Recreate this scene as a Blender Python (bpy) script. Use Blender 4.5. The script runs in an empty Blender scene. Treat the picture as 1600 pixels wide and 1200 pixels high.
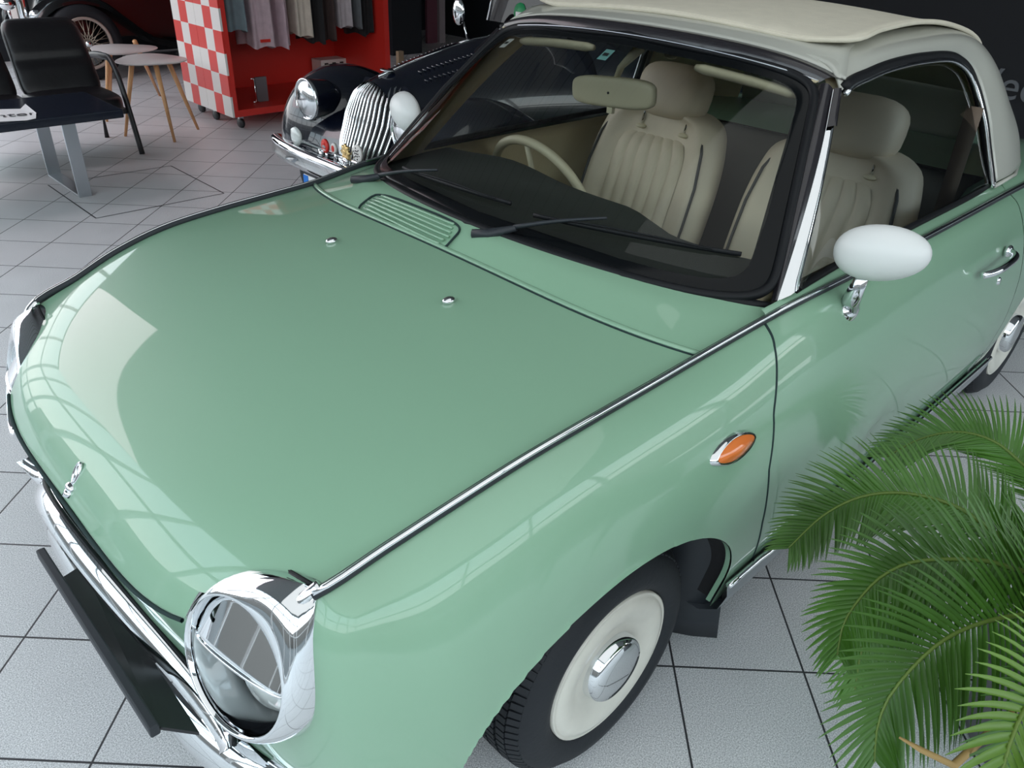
import bpy, bmesh, math, random
import numpy as np
from mathutils import Vector, Matrix
random.seed(7)
PI = math.pi
SC = bpy.context.scene
COL = SC.collection

# ------------------------------------------------------------------ camera
CAM = np.array([-0.92095, -1.35028, 1.55158])
CR = np.array([0.72121982, -0.69172365, 0.03688306])
CU = np.array([0.33156489, 0.39147252, 0.8583787])
CW = np.array([0.60819955, 0.6068506, -0.51168902])
cd = bpy.data.cameras.new('camera'); cam = bpy.data.objects.new('camera', cd); COL.objects.link(cam)
cd.sensor_width = 36; cd.lens = 1239.18 / 1600 * 36; cd.clip_start = .02
cam.matrix_world = Matrix([[CR[i], CU[i], -CW[i], CAM[i]] for i in range(3)] + [[0, 0, 0, 1]])
SC.camera = cam

# ------------------------------------------------------------------ world and light
w = bpy.data.worlds.new('world'); SC.world = w; w.use_nodes = True
nt = w.node_tree; nt.nodes.clear()
def N(nt, t, **k):
    n = nt.nodes.new(t)
    for a, b in k.items(): setattr(n, a, b)
    return n
_o = N(nt, 'ShaderNodeOutputWorld'); _b = N(nt, 'ShaderNodeBackground'); _b.inputs[1].default_value = 4.0
_tc = N(nt, 'ShaderNodeTexCoord'); _sx = N(nt, 'ShaderNodeSeparateXYZ'); _cr = N(nt, 'ShaderNodeValToRGB')
nt.links.new(_tc.outputs['Generated'], _sx.inputs[0]); nt.links.new(_sx.outputs[2], _cr.inputs[0])
_cr.color_ramp.elements[0].position = 0.0; _cr.color_ramp.elements[0].color = (.62, .66, .68, 1)
_cr.color_ramp.elements[1].position = 0.5; _cr.color_ramp.elements[1].color = (.72, .90, 1.0, 1)
_e = _cr.color_ramp.elements.new(.12); _e.color = (1.0, 1.0, 1.0, 1)
nt.links.new(_cr.outputs[0], _b.inputs[0]); nt.links.new(_b.outputs[0], _o.inputs[0])
def area(name, loc, target, sx, sy, power, color=(1, 1, 1)):
    l = bpy.data.lights.new(name, 'AREA'); l.shape = 'RECTANGLE'; l.size = sx; l.size_y = sy; l.energy = power; l.color = color
    o = bpy.data.objects.new(name, l); COL.objects.link(o); o.location = loc
    o.rotation_euler = (Vector(target) - Vector(loc)).to_track_quat('-Z', 'Y').to_euler(); return o
area('fill_light_front', (-.6, -2.3, 3.5), (-.6, -2.3, 0), 4.6, 4.6, 75, (.97, 1, 1))  # added fill from above for bonnet and floor, not a fitted lamp
area('fill_light_back', (-1.75, 6.7, 3.5), (-1.75, 6.7, 0), 2.9, 3.6, 125, (1, .86, .92))  # added pinkish fill to lift the left floor, not a fitted lamp
SC.view_settings.view_transform = 'Standard'; SC.view_settings.look = 'None'
SC.view_settings.gamma = 1; SC.view_settings.exposure = -0.45; SC.view_settings.use_curve_mapping = False
SC.cycles.max_bounces = 8; SC.cycles.transparent_max_bounces = 16; SC.cycles.caustics_reflective = False

# ------------------------------------------------------------------ materials
def lin(h):
    v = [int(h[i:i + 2], 16) / 255 for i in (0, 2, 4)]
    return tuple(c / 12.92 if c <= .04045 else ((c + .055) / 1.055) ** 2.4 for c in v) + (1,)
def mat(name, col, rough=.5, metal=0., coat=0., spec=.5, noise=0., nscale=20, bump=0., bscale=60, sheen=0., coatr=.03):
    m = bpy.data.materials.new(name); m.use_nodes = True; n = m.node_tree; p = n.nodes['Principled BSDF']
    c = lin(col) if isinstance(col, str) else tuple(col) + (1,)
    p.inputs['Base Color'].default_value = c; p.inputs['Roughness'].default_value = rough; p.inputs['Metallic'].default_value = metal
    p.inputs['Coat Weight'].default_value = coat; p.inputs['Coat Roughness'].default_value = coatr; p.inputs['Specular IOR Level'].default_value = spec
    p.inputs['Sheen Weight'].default_value = sheen
    tc = N(n, 'ShaderNodeTexCoord')
    if noise:
        nz = N(n, 'ShaderNodeTexNoise'); nz.inputs['Scale'].default_value = nscale; nz.inputs['Detail'].default_value = 4
        rp = N(n, 'ShaderNodeMapRange'); rp.inputs[1].default_value = .3; rp.inputs[2].default_value = .7; rp.inputs[3].default_value = 1 - noise; rp.inputs[4].default_value = 1 + noise
        mx = N(n, 'ShaderNodeVectorMath', operation='SCALE'); mx.inputs[0].default_value = c[:3]
        n.links.new(tc.outputs['Object'], nz.inputs['Vector']); n.links.new(nz.outputs[0], rp.inputs[0]); n.links.new(rp.outputs[0], mx.inputs['Scale']); n.links.new(mx.outputs[0], p.inputs['Base Color'])
    if bump:
        nb = N(n, 'ShaderNodeTexNoise'); nb.inputs['Scale'].default_value = bscale; nb.inputs['Detail'].default_value = 5
        b = N(n, 'ShaderNodeBump'); b.inputs['Strength'].default_value = bump; b.inputs['Distance'].default_value = .004
        n.links.new(tc.outputs['Object'], nb.inputs['Vector']); n.links.new(nb.outputs[0], b.inputs['Height']); n.links.new(b.outputs[0], p.inputs['Normal'])
    return m
def glassmat(name, tint, refl=1.5):
    m = bpy.data.materials.new(name); m.use_nodes = True; n = m.node_tree; n.nodes.clear()
    o = N(n, 'ShaderNodeOutputMaterial'); mx = N(n, 'ShaderNodeMixShader'); t = N(n, 'ShaderNodeBsdfTransparent'); g = N(n, 'ShaderNodeBsdfGlossy')
    f = N(n, 'ShaderNodeFresnel'); f.inputs[0].default_value = refl; g.inputs['Roughness'].default_value = .01; t.inputs[0].default_value = tint + (1,)
    ge = N(n, 'ShaderNodeNewGeometry'); inv = N(n, 'ShaderNodeMath', operation='SUBTRACT'); inv.inputs[0].default_value = 1
    mu = N(n, 'ShaderNodeMath', operation='MULTIPLY')     # reflect on the outer face only
    n.links.new(ge.outputs['Backfacing'], inv.inputs[1]); n.links.new(f.outputs[0], mu.inputs[0]); n.links.new(inv.outputs[0], mu.inputs[1])
    n.links.new(f.outputs[0], mx.inputs[0]); n.links.new(t.outputs[0], mx.inputs[1]); n.links.new(g.outputs[0], mx.inputs[2]); n.links.new(mx.outputs[0], o.inputs[0])
    return m
M = {}
M['paint'] = mat('green_paint', (.268, .462, .315), .42, coat=1, spec=.4)
M['roof'] = mat('white_roof_paint', (.51, .52, .465), .35, coat=.5)
M['canvas'] = mat('cream_canvas', (.72, .68, .56), .85, bump=.25, bscale=220, noise=.04)
M['chrome'] = mat('chrome', (.86, .88, .9), .05, metal=1)
M['chrome_dull'] = mat('satin_metal', (.55, .58, .62), .28, metal=1)
M['rubber'] = mat('black_rubber', (.008, .009, .011), .5, spec=.25)
M['seam'] = mat('seam_shadow', (.01, .03, .03), .8)
M['tyre'] = mat('tyre_rubber', (.012, .015, .020), .65, bump=.2, bscale=90)
M['frit'] = mat('glass_border', (.004, .005, .006), .2, spec=.2)
M['header'] = mat('header_black', (.02, .018, .022), .22, coat=.3)
M['glass'] = glassmat('windscreen_glass', (.90, .93, .89), 1.38)
M['fglass'] = glassmat('far_side_glass', (.90, .92, .92), 1.12)
M['sglass'] = glassmat('side_glass', (.80, .86, .88), 1.5)
M['white_wheel'] = mat('cream_wheel_trim', (.78, .76, .68), .4, noise=.06, nscale=14)
M['mirror_white'] = mat('mirror_white', (.84, .86, .85), .35)
M['leather'] = mat('beige_leather', (.62, .54, .42), .5, noise=.06, nscale=9)
M['trimb'] = mat('beige_trim', (.60, .52, .34), .6)
M['piping'] = mat('dark_piping', (.04, .04, .04), .6)
M['cream'] = mat('cream_plastic', (.66, .60, .44), .4)
M['leather_shade'] = mat('shaded_seat_leather', (.12, .12, .105), .8)  # rear seat leather with the cabin's shade put into its colour
M['dash'] = mat('dark_dash', (.03, .035, .032), .8)
M['carpet'] = mat('dark_carpet', (.03, .03, .028), .95)
M['amber'] = mat('amber_lens', (.85, .22, .05), .15, coat=1)
M['lens'] = mat('lamp_lens', (.75, .80, .78), .08, coat=1)
M['reflector'] = mat('lamp_reflector', (.8, .82, .84), .12, metal=1)
M['black'] = mat('black_satin', (.012, .013, .016), .35)
M['plastic'] = mat('dark_plastic', (.022, .027, .034), .5)
M['well'] = mat('wheel_well', (.012, .012, .014), .9, bump=.4, bscale=40)
M['navy'] = mat('navy_paint', (.003, .005, .014), .25, coat=1)
M['blackpaint'] = mat('black_car_paint', (.006, .007, .008), .25, coat=.7)
M['red'] = mat('red_laminate', (.70, .035, .025), .35)
M['whitel'] = mat('white_laminate', (.78, .75, .72), .4)
M['wood'] = mat('beech_wood', (.62, .33, .15), .45, noise=.12, nscale=12)
M['tabletop'] = mat('grey_white_top', (.62, .58, .57), .35)
M['bleather'] = mat('black_leather', (.007, .007, .009), .38, bump=1.0, bscale=9)
M['glassblack'] = mat('black_table_top', (.012, .016, .028), .18)
M['paper'] = mat('white_paper', (.85, .84, .84), .6)
M['ink'] = mat('black_ink', (.03, .03, .035), .6)
M['casterm'] = mat('caster_black', (.02, .02, .022), .4)
M['wall_dark'] = mat('dark_wall', (.010, .013, .018), .6)
M['wall_grey'] = mat('grey_ceiling', (.55, .56, .56), .8)
M['white_frame'] = mat('white_window_frame', (.8, .8, .8), .5)
M['leaf'] = mat('palm_leaf', (.052, .145, .016), .38, noise=.35, nscale=5)
M['leaf2'] = mat('young_palm_leaf', (.10, .20, .022), .38, noise=.3, nscale=5)
M['leafdry'] = mat('dry_leaf', (.42, .27, .10), .6)
M['rachis'] = mat('palm_rachis', (.12, .19, .03), .5)
M['trunk'] = mat('palm_trunk', (.10, .07, .045), .9, bump=1, bscale=25)
M['pot'] = mat('grey_pot', (.12, .12, .13), .6)
M['ground'] = mat('pavement', (.10, .10, .10), .9)

# ------------------------------------------------------------------ mesh helpers
def link(name, verts, faces, m=None, parent=None, smooth=True, mats=None, fm=None):
    me = bpy.data.meshes.new(name); me.from_pydata([tuple(map(float, v)) for v in verts], [], [tuple(f) for f in faces]); me.update()
    for x in (mats or ([m] if m else [])): me.materials.append(x)
    if smooth: me.polygons.foreach_set('use_smooth', [True] * len(me.polygons))
    if fm is not None: me.polygons.foreach_set('material_index', fm)
    o = bpy.data.objects.new(name, me); COL.objects.link(o)
    if parent is not None: attach(o, parent)
    return o
def wloc(p):
    v = Vector((0, 0, 0))
    while p is not None: v = v + p.location; p = p.parent
    return v
def attach(o, parent):     # meshes are written in world coordinates; parents only translate
    o.parent = parent; o.location = -wloc(parent) if parent.type == 'EMPTY' else Vector((0, 0, 0))
def tag(o, label, cat, group=None, kind=None):
    o['label'] = label; o['category'] = cat
    if group: o['group'] = group
    if kind: o['kind'] = kind
    return o
def thing(name, label, cat, loc=(0, 0, 0), group=None):
    o = bpy.data.objects.new(name, None); COL.objects.link(o); o.location = loc; o.empty_display_size = .1
    return tag(o, label, cat, group)
def struct(o): o['kind'] = 'structure'; return o
class MB:
    def __init__(s): s.v = []; s.f = []
    def add(s, v, f):
        n = len(s.v); s.v += [tuple(map(float, q)) for q in v]; s.f += [tuple(i + n for i in g) for g in f]; return s
    def box(s, c, d, R=None):
        c = np.array(c, float); d = np.array(d, float) / 2
        P = np.array([[x, y, z] for x in (-1, 1) for y in (-1, 1) for z in (-1, 1)]) * d
        if R is not None: P = P @ np.array(R).T
        return s.add(P + c, [(0, 1, 3, 2), (4, 6, 7, 5), (0, 4, 5, 1), (2, 3, 7, 6), (0, 2, 6, 4), (1, 5, 7, 3)])
    def grid(s, G, closeu=False, closev=False, flip=False):
        G = np.array(G); a, b = G.shape[:2]; f = []
        for i in range(a if closeu else a - 1):
            for j in range(b if closev else b - 1):
                q = (i * b + j, ((i + 1) % a) * b + j, ((i + 1) % a) * b + (j + 1) % b, i * b + (j + 1) % b)
                f.append(q[::-1] if flip else q)
        return s.add(G.reshape(-1, 3), f)
    def tube(s, pts, r, n=10, closed=False, flat=1., up=(0, 0, 1), caps=True):
        pts = np.array(pts, float); k = len(pts); r = np.broadcast_to(np.array(r, float), (k,)); up = np.array(up, float); G = []
        for i in range(k):
            a = pts[(i - 1) % k] if (closed or i > 0) else pts[0]; b = pts[(i + 1) % k] if (closed or i < k - 1) else pts[-1]
            t = b - a; t /= np.linalg.norm(t) + 1e-12
            e1 = np.cross(up, t)
            if np.linalg.norm(e1) < 1e-3: e1 = np.cross((1, 0, 0.1), t)
            e1 /= np.linalg.norm(e1); e2 = np.cross(t, e1)
            G.append([pts[i] + r[i] * (math.cos(q) * e1 + flat * math.sin(q) * e2) for q in np.linspace(0, 2 * PI, n, endpoint=False)])
        m = len(s.v); s.grid(G, closeu=closed, closev=True)
        if not closed and caps: s.f += [tuple(m + i for i in range(n))[::-1], tuple(m + (k - 1) * n + i for i in range(n))]
        return s
    def lathe(s, prof, c, ax, n=48, ex=None):   # prof: list of (radius, height along ax)
        ax = np.array(ax, float); ax /= np.linalg.norm(ax); e1 = np.cross(ax, (0, 0, 1) if abs(ax[2]) < .9 else (1, 0, 0)); e1 /= np.linalg.norm(e1); e2 = np.cross(ax, e1)
        G = [[np.array(c) + h * ax + r * (math.cos(t) * e1 + math.sin(t) * e2) for t in np.linspace(0, 2 * PI, n, endpoint=False)] for r, h in prof]
        return s.grid(G, closev=True)
    def ell(s, c, r, R=None, n=20, p=1.):
        G = []
        for a in np.linspace(-PI / 2, PI / 2, n // 2 + 1):
            row = []
            for b in np.linspace(0, 2 * PI, n, endpoint=False):
                q = np.array([math.cos(a) * math.cos(b), math.cos(a) * math.sin(b), math.sin(a)])
                q = np.sign(q) * np.abs(q) ** p
                q = q * np.array(r); row.append(np.array(c) + (q if R is None else np.array(R) @ q))
            G.append(row)
        return s.grid(G, closev=True)
    def build(s, name, m, parent=None, smooth=True, bevel=0, seg=2, solid=0, subsurf=0):
        o = link(name, s.v, s.f, m, parent, smooth)
        bm = bmesh.new(); bm.from_mesh(o.data); bmesh.ops.remove_doubles(bm, verts=bm.verts, dist=1e-5); bmesh.ops.recalc_face_normals(bm, faces=bm.faces); bm.to_mesh(o.data); bm.free()
        if solid:
            q = o.modifiers.new('s', 'SOLIDIFY'); q.thickness = solid; q.offset = 0
        if bevel:
            q = o.modifiers.new('b', 'BEVEL'); q.width = bevel; q.segments = seg; q.limit_method = 'ANGLE'; q.harden_normals = False
            if smooth: o.modifiers.new('w', 'WEIGHTED_NORMAL').keep_sharp = True
        if subsurf:
            q = o.modifiers.new('u', 'SUBSURF'); q.levels = subsurf; q.render_levels = subsurf
        return o
def cr(P, n):               # Catmull-Rom through control points, n samples per span (chord-length parametrised)
    P = np.array(P, float)
    if len(P) == 2: return np.array([P[0] + (P[1] - P[0]) * t for t in np.linspace(0, 1, n + 1)])
    E = np.concatenate([[2 * P[0] - P[1]], P, [2 * P[-1] - P[-2]]]); out = []
    for i in range(1, len(E) - 2):
        p0, p1, p2, p3 = E[i - 1:i + 3]
        d = [max(np.linalg.norm((b - a).reshape(-1, P.shape[-1]), axis=-1).mean() ** .5, 1e-4) for a, b in ((p0, p1), (p1, p2), (p2, p3))]
        t0 = 0; t1 = d[0]; t2 = t1 + d[1]; t3 = t2 + d[2]
        for t in np.linspace(t1, t2, n, endpoint=False):
            A1 = (t1 - t) / (t1 - t0) * p0 + (t - t0) / (t1 - t0) * p1; A2 = (t2 - t) / (t2 - t1) * p1 + (t - t1) / (t2 - t1) * p2; A3 = (t3 - t) / (t3 - t2) * p2 + (t - t2) / (t3 - t2) * p3
            B1 = (t2 - t) / (t2 - t0) * A1 + (t - t0) / (t2 - t0) * A2; B2 = (t3 - t) / (t3 - t1) * A2 + (t - t1) / (t3 - t1) * A3
            out.append((t2 - t) / (t2 - t1) * B1 + (t - t1) / (t2 - t1) * B2)
    out.append(P[-1]); return np.array(out)
def net(C, a, b):           # control net (n,m,3) -> dense grid
    C = np.array(C, float); C = cr(C, a); return np.transpose(cr(np.transpose(C, (1, 0, 2)), b), (1, 0, 2))
def mir(G): G = np.array(G, float).copy(); G[..., 1] *= -1; return G
def text(name, s, size, mw, m, parent=None, ext=.001):
    c = bpy.data.curves.new(name, 'FONT'); c.body = s; c.size = size; c.extrude = ext
    t = bpy.data.objects.new(name, c); COL.objects.link(t); bpy.context.view_layer.update()
    me = bpy.data.meshes.new_from_object(t.evaluated_get(bpy.context.evaluated_depsgraph_get())); bpy.data.objects.remove(t)
    me.transform(mw); me.materials.append(m); o = bpy.data.objects.new(name, me); COL.objects.link(o)
    if parent is not None: attach(o, parent)
    return o

# ------------------------------------------------------------------ room
YAW = 0.7890571642828158; T = 0.31428292580817163; GO = (-1.03036457, 0.16917711)
def floor_material():
    m = bpy.data.materials.new('floor_tiles'); m.use_nodes = True; n = m.node_tree; p = n.nodes['Principled BSDF']; L = n.links.new
    tc = N(n, 'ShaderNodeTexCoord'); mp = N(n, 'ShaderNodeMapping'); mp.vector_type = 'TEXTURE'
    mp.inputs['Location'].default_value = (GO[0], GO[1], 0); mp.inputs['Rotation'].default_value = (0, 0, -YAW); mp.inputs['Scale'].default_value = (T, T, 1)
    L(tc.outputs['Object'], mp.inputs[0]); sx = N(n, 'ShaderNodeSeparateXYZ'); L(mp.outputs[0], sx.inputs[0])
    ds = []; fl = []
    for k in (0, 1):
        fr = N(n, 'ShaderNodeMath', operation='PINGPONG'); fr.inputs[1].default_value = .5; L(sx.outputs[k], fr.inputs[0]); ds.append(fr)
        a = N(n, 'ShaderNodeMath', operation='FLOOR'); L(sx.outputs[k], a.inputs[0]); fl.append(a)
    mn = N(n, 'ShaderNodeMath', operation='MINIMUM'); L(ds[0].outputs[0], mn.inputs[0]); L(ds[1].outputs[0], mn.inputs[1])
    gr = N(n, 'ShaderNodeMapRange'); gr.inputs[1].default_value = .006; gr.inputs[2].default_value = .010; L(mn.outputs[0], gr.inputs[0])
    n1 = N(n, 'ShaderNodeTexNoise'); n1.inputs['Scale'].default_value = 330; n1.inputs['Detail'].default_value = 3; L(tc.outputs['Object'], n1.inputs[0])
    n2 = N(n, 'ShaderNodeTexNoise'); n2.inputs['Scale'].default_value = 7; n2.inputs['Detail'].default_value = 5; L(tc.outputs['Object'], n2.inputs[0])
    cb = N(n, 'ShaderNodeCombineXYZ'); L(fl[0].outputs[0], cb.inputs[0]); L(fl[1].outputs[0], cb.inputs[1]); wn = N(n, 'ShaderNodeTexWhiteNoise'); L(cb.outputs[0], wn.inputs[0])
    r1 = N(n, 'ShaderNodeValToRGB'); r1.color_ramp.elements[0].position = .32; r1.color_ramp.elements[0].color = (.20, .20, .205, 1); r1.color_ramp.elements[1].position = .66; r1.color_ramp.elements[1].color = (.47, .465, .47, 1); L(n1.outputs[0], r1.inputs[0])
    sc = N(n, 'ShaderNodeMath', operation='MULTIPLY_ADD'); sc.inputs[1].default_value = .35; sc.inputs[2].default_value = 1.85; L(n2.outputs[0], sc.inputs[0])
    sd = N(n, 'ShaderNodeMath', operation='MULTIPLY_ADD'); sd.inputs[1].default_value = .06; L(wn.outputs[0], sd.inputs[0]); L(sc.outputs[0], sd.inputs[2])
    mu = N(n, 'ShaderNodeVectorMath', operation='SCALE'); L(r1.outputs[0], mu.inputs[0]); L(sd.outputs[0], mu.inputs['Scale'])
    mx = N(n, 'ShaderNodeMix', data_type='RGBA'); mx.inputs[6].default_value = (.035, .035, .04, 1); L(gr.outputs[0], mx.inputs[0]); L(mu.outputs[0], mx.inputs[7]); L(mx.outputs[2], p.inputs['Base Color'])
    p.inputs['Roughness'].default_value = .42; p.inputs['Specular IOR Level'].default_value = .6
    b = N(n, 'ShaderNodeBump'); b.inputs['Strength'].default_value = .35; b.inputs['Distance'].default_value = .002; L(gr.outputs[0], b.inputs['Height']); L(b.outputs[0], p.inputs['Normal'])
    return m
struct(MB().box((1.9, 1.6, -.05), (10.2, 14.2, .1)).build('floor', floor_material(), smooth=False))
struct(MB().box((-20, -2, -.08), (60, 60, .1)).build('ground', M['ground'], smooth=False))
def ceil_mat():
    m = mat('ceiling_slats', (.34, .35, .35), .7); n = m.node_tree; p = n.nodes['Principled BSDF']
    tc = N(n, 'ShaderNodeTexCoord'); sx = N(n, 'ShaderNodeSeparateXYZ'); n.links.new(tc.outputs['Object'], sx.inputs[0])
    pp = N(n, 'ShaderNodeMath', operation='PINGPONG'); pp.inputs[1].default_value = .11; n.links.new(sx.outputs[1], pp.inputs[0])
    rp = N(n, 'ShaderNodeValToRGB'); rp.color_ramp.elements[0].position = .008; rp.color_ramp.elements[0].color = (.03, .03, .03, 1); rp.color_ramp.elements[1].position = .014; rp.color_ramp.elements[1].color = (.30, .31, .31, 1)
    n.links.new(pp.outputs[0], rp.inputs[0]); n.links.new(rp.outputs[0], p.inputs['Base Color']); return m
struct(MB().box((1.9, 1.6, 3.65), (10.2, 14.2, .1)).build('ceiling', ceil_mat(), smooth=False))
struct(MB().box((7.05, 1.6, 1.8), (.1, 14.2, 3.6)).build('wall_right', M['wall_dark'], smooth=False))
struct(MB().box((4.05, 8.75, 1.8), (5.9, .1, 3.6)).build('wall_back', M['wall_dark'], smooth=False))
for k_, (c_, d_) in enumerate((((-16, 0, 2.2), (.6, 60, 4.6)), ((0, -17, 2.2), (60, .6, 4.6)))): struct(MB().box(c_, d_).build('wall_reflection', mat('reflection_facade', (.16, .15, .14), .9), smooth=False))  # unseen fronts outside, added to darken low reflections in the paintwork
# glazed fronts on the left (x = -3.2) and behind the photographer (y = -5.4)
def glazed(k, axis, pos, a0, a1, step):
    f = MB()
    def bx(a, z, la, lz): f.box((pos, a, z) if axis == 0 else (a, pos, z), (.07, la, lz) if axis == 0 else (la, .07, lz))
    for a in np.arange(a0, a1 + .01, step): bx(a, 1.8, .09, 3.6)
    for z in (.04, 1.15, 2.3, 3.55): bx((a0 + a1) / 2, z, a1 - a0, .08)
    struct(f.build('window_%d' % k, M['white_frame'], smooth=False))
glazed(1, 0, -3.2, -5.4, 8.7, 1.4)
glazed(2, 1, -5.4, -3.2, 7.0, 2.04)
glazed(3, 1, 8.7, -3.2, 1.1, 1.075)
# ------------------------------------------------------------------ the green car
car = thing('green_car', 'pale green retro coupe with white roof, cream canvas top and chrome trim', 'car', (1.15, 0, 0))
S = [  # stations of the side: belt, shoulder, upper, max, lower, bottom
 [(-.70,0,.605),(-.704,0,.585),(-.700,0,.53),(-.685,0,.44),(-.665,0,.34),(-.63,0,.24)],
 [(-.692,.25,.605),(-.694,.25,.585),(-.684,.25,.53),(-.668,.25,.44),(-.65,.25,.34),(-.62,.25,.24)],
 [(-.664,.40,.61),(-.662,.405,.585),(-.655,.41,.53),(-.640,.42,.44),(-.628,.42,.34),(-.60,.42,.24)],
 [(-.605,.51,.655),(-.612,.535,.61),(-.62,.555,.54),(-.62,.57,.44),(-.605,.57,.34),(-.56,.55,.24)],
 [(-.547,.599,.72),(-.553,.642,.685),(-.562,.675,.59),(-.562,.69,.46),(-.55,.69,.35),(-.50,.67,.24)],
 [(-.436,.62,.754),(-.436,.675,.725),(-.44,.73,.635),(-.44,.76,.50),(-.44,.76,.36),(-.42,.74,.24)],
 [(-.333,.64,.787),(-.333,.70,.757),(-.333,.755,.665),(-.333,.785,.52),(-.333,.785,.37),(-.333,.76,.24)],
 [(-.2,.656,.816),(-.2,.715,.787),(-.2,.77,.69),(-.2,.798,.54),(-.2,.795,.38),(-.2,.77,.24)],
 [(-.04,.664,.831),(-.04,.725,.80),(-.04,.778,.70),(-.04,.803,.55),(-.04,.80,.38),(-.04,.775,.24)],
 [(.12,.668,.84),(.12,.728,.81),(.12,.782,.71),(.12,.806,.55),(.12,.80,.38),(.12,.775,.23)],
 [(.26,.671,.848),(.26,.73,.82),(.26,.785,.715),(.26,.808,.55),(.26,.80,.38),(.26,.77,.22)],
 [(.494,.69,.873),(.494,.735,.842),(.494,.786,.73),(.494,.81,.56),(.494,.80,.38),(.494,.765,.22)],
 [(.8,.703,.88),(.8,.742,.848),(.8,.788,.74),(.8,.81,.56),(.8,.80,.38),(.8,.765,.22)],
 [(1.18,.715,.886),(1.18,.75,.853),(1.18,.79,.74),(1.18,.81,.56),(1.18,.80,.38),(1.18,.765,.22)],
 [(1.72,.715,.885),(1.72,.75,.852),(1.72,.79,.74),(1.72,.81,.56),(1.72,.80,.38),(1.72,.765,.22)],
 [(2.0,.71,.88),(2.0,.745,.845),(2.0,.785,.74),(2.0,.805,.56),(2.0,.795,.38),(2.0,.76,.22)],
 [(2.4,.67,.865),(2.4,.71,.83),(2.4,.755,.72),(2.4,.79,.55),(2.4,.785,.38),(2.4,.74,.22)],
 [(2.75,.57,.83),(2.76,.62,.80),(2.78,.67,.70),(2.79,.70,.54),(2.78,.69,.38),(2.74,.66,.24)],
 [(2.96,.35,.79),(2.98,.38,.77),(3.02,.42,.70),(3.04,.44,.55),(3.03,.43,.38),(2.98,.4,.26)],
 [(3.0,0,.79),(3.03,0,.77),(3.07,0,.70),(3.09,0,.55),(3.08,0,.38),(3.02,0,.26)]]
NS, NT = 20, 10
SG = net(S, NS, NT)                        # dense side grid: [s, t]
def sidx(x, rowt, lo=4):                   # fractional index s where the x of row t equals x (from station lo on)
    xs = SG[lo * NS:, rowt, 0]; k = int(np.argmax(xs >= x)); k = max(k, 1)
    return lo * NS + k - 1 + (x - xs[k - 1]) / (xs[k] - xs[k - 1] + 1e-9)
def sat(s, j): i = min(int(s), len(SG) - 2); return SG[i, j] + (SG[i + 1, j] - SG[i, j]) * (s - i)
def patch(xa, xb, n, j0=0, j1=None):       # piece of the side between x = xa(z) and x = xb(z)
    j1 = SG.shape[1] if j1 is None else j1; G = []
    for j in range(j0, j1):
        z = SG[10 * NS, j, 2]; a = xa(z) if callable(xa) else xa; b = xb(z) if callable(xb) else xb
        sa = a if isinstance(xa, int) and xa == 0 else sidx(a, j); sb = sidx(b, j)
        G.append([sat(sa + (sb - sa) * k / n, j) for k in range(n + 1)])
    return np.transpose(np.array(G), (1, 0, 2))
def seam(z): return float(np.interp(z, [.22, .30, .45, .60, .72, .82, .9], [.47, .445, .395, .365, .372, .42, .49]))
def rseam(z): return float(np.interp(z, [.22, .34, .45, .60, .75, .9], [1.80, 1.86, 1.90, 1.88, 1.82, 1.76]))
def cutarch(G, cx, cz, R, RZ=None):       # elliptical arch with straight sides below its centre
    RZ = RZ or R; G = G.copy(); a, b = G.shape[:2]; ins = ((G[..., 0] - cx) / R) ** 2 + (np.maximum(G[..., 2] - cz, 0) / RZ) ** 2 < 1
    v = G.reshape(-1, 3).copy(); f = []
    for i in range(a - 1):
        for j in range(b - 1):
            q = [(i, j), (i + 1, j), (i + 1, j + 1), (i, j + 1)]; c = [ins[p] for p in q]
            if all(c): continue
            f.append([p[0] * b + p[1] for p in q])
    for i in range(a):
        for j in range(b):
            if ins[i, j]:
                p = v[i * b + j]; d = np.array([(p[0] - cx) / R, max(p[2] - cz, 0) / RZ]); l = np.linalg.norm(d) + 1e-9; p[0] = cx + d[0] / l * R
                if p[2] > cz: p[2] = cz + d[1] / l * RZ
    used = sorted({i for q in f for i in q}); mp = {u: k for k, u in enumerate(used)}
    return v[used], [[mp[i] for i in q] for q in f]
AR = dict(cx=-.052, cz=.314, R=.3735, RZ=.282)
def arch_y(x, z):                          # outer y of the side at x, z
    s = sidx(x, 30); i = int(round(s)); col = SG[i]; k = np.argsort(col[:, 2]); return float(np.interp(z, col[k, 2], col[k, 1]))
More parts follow.
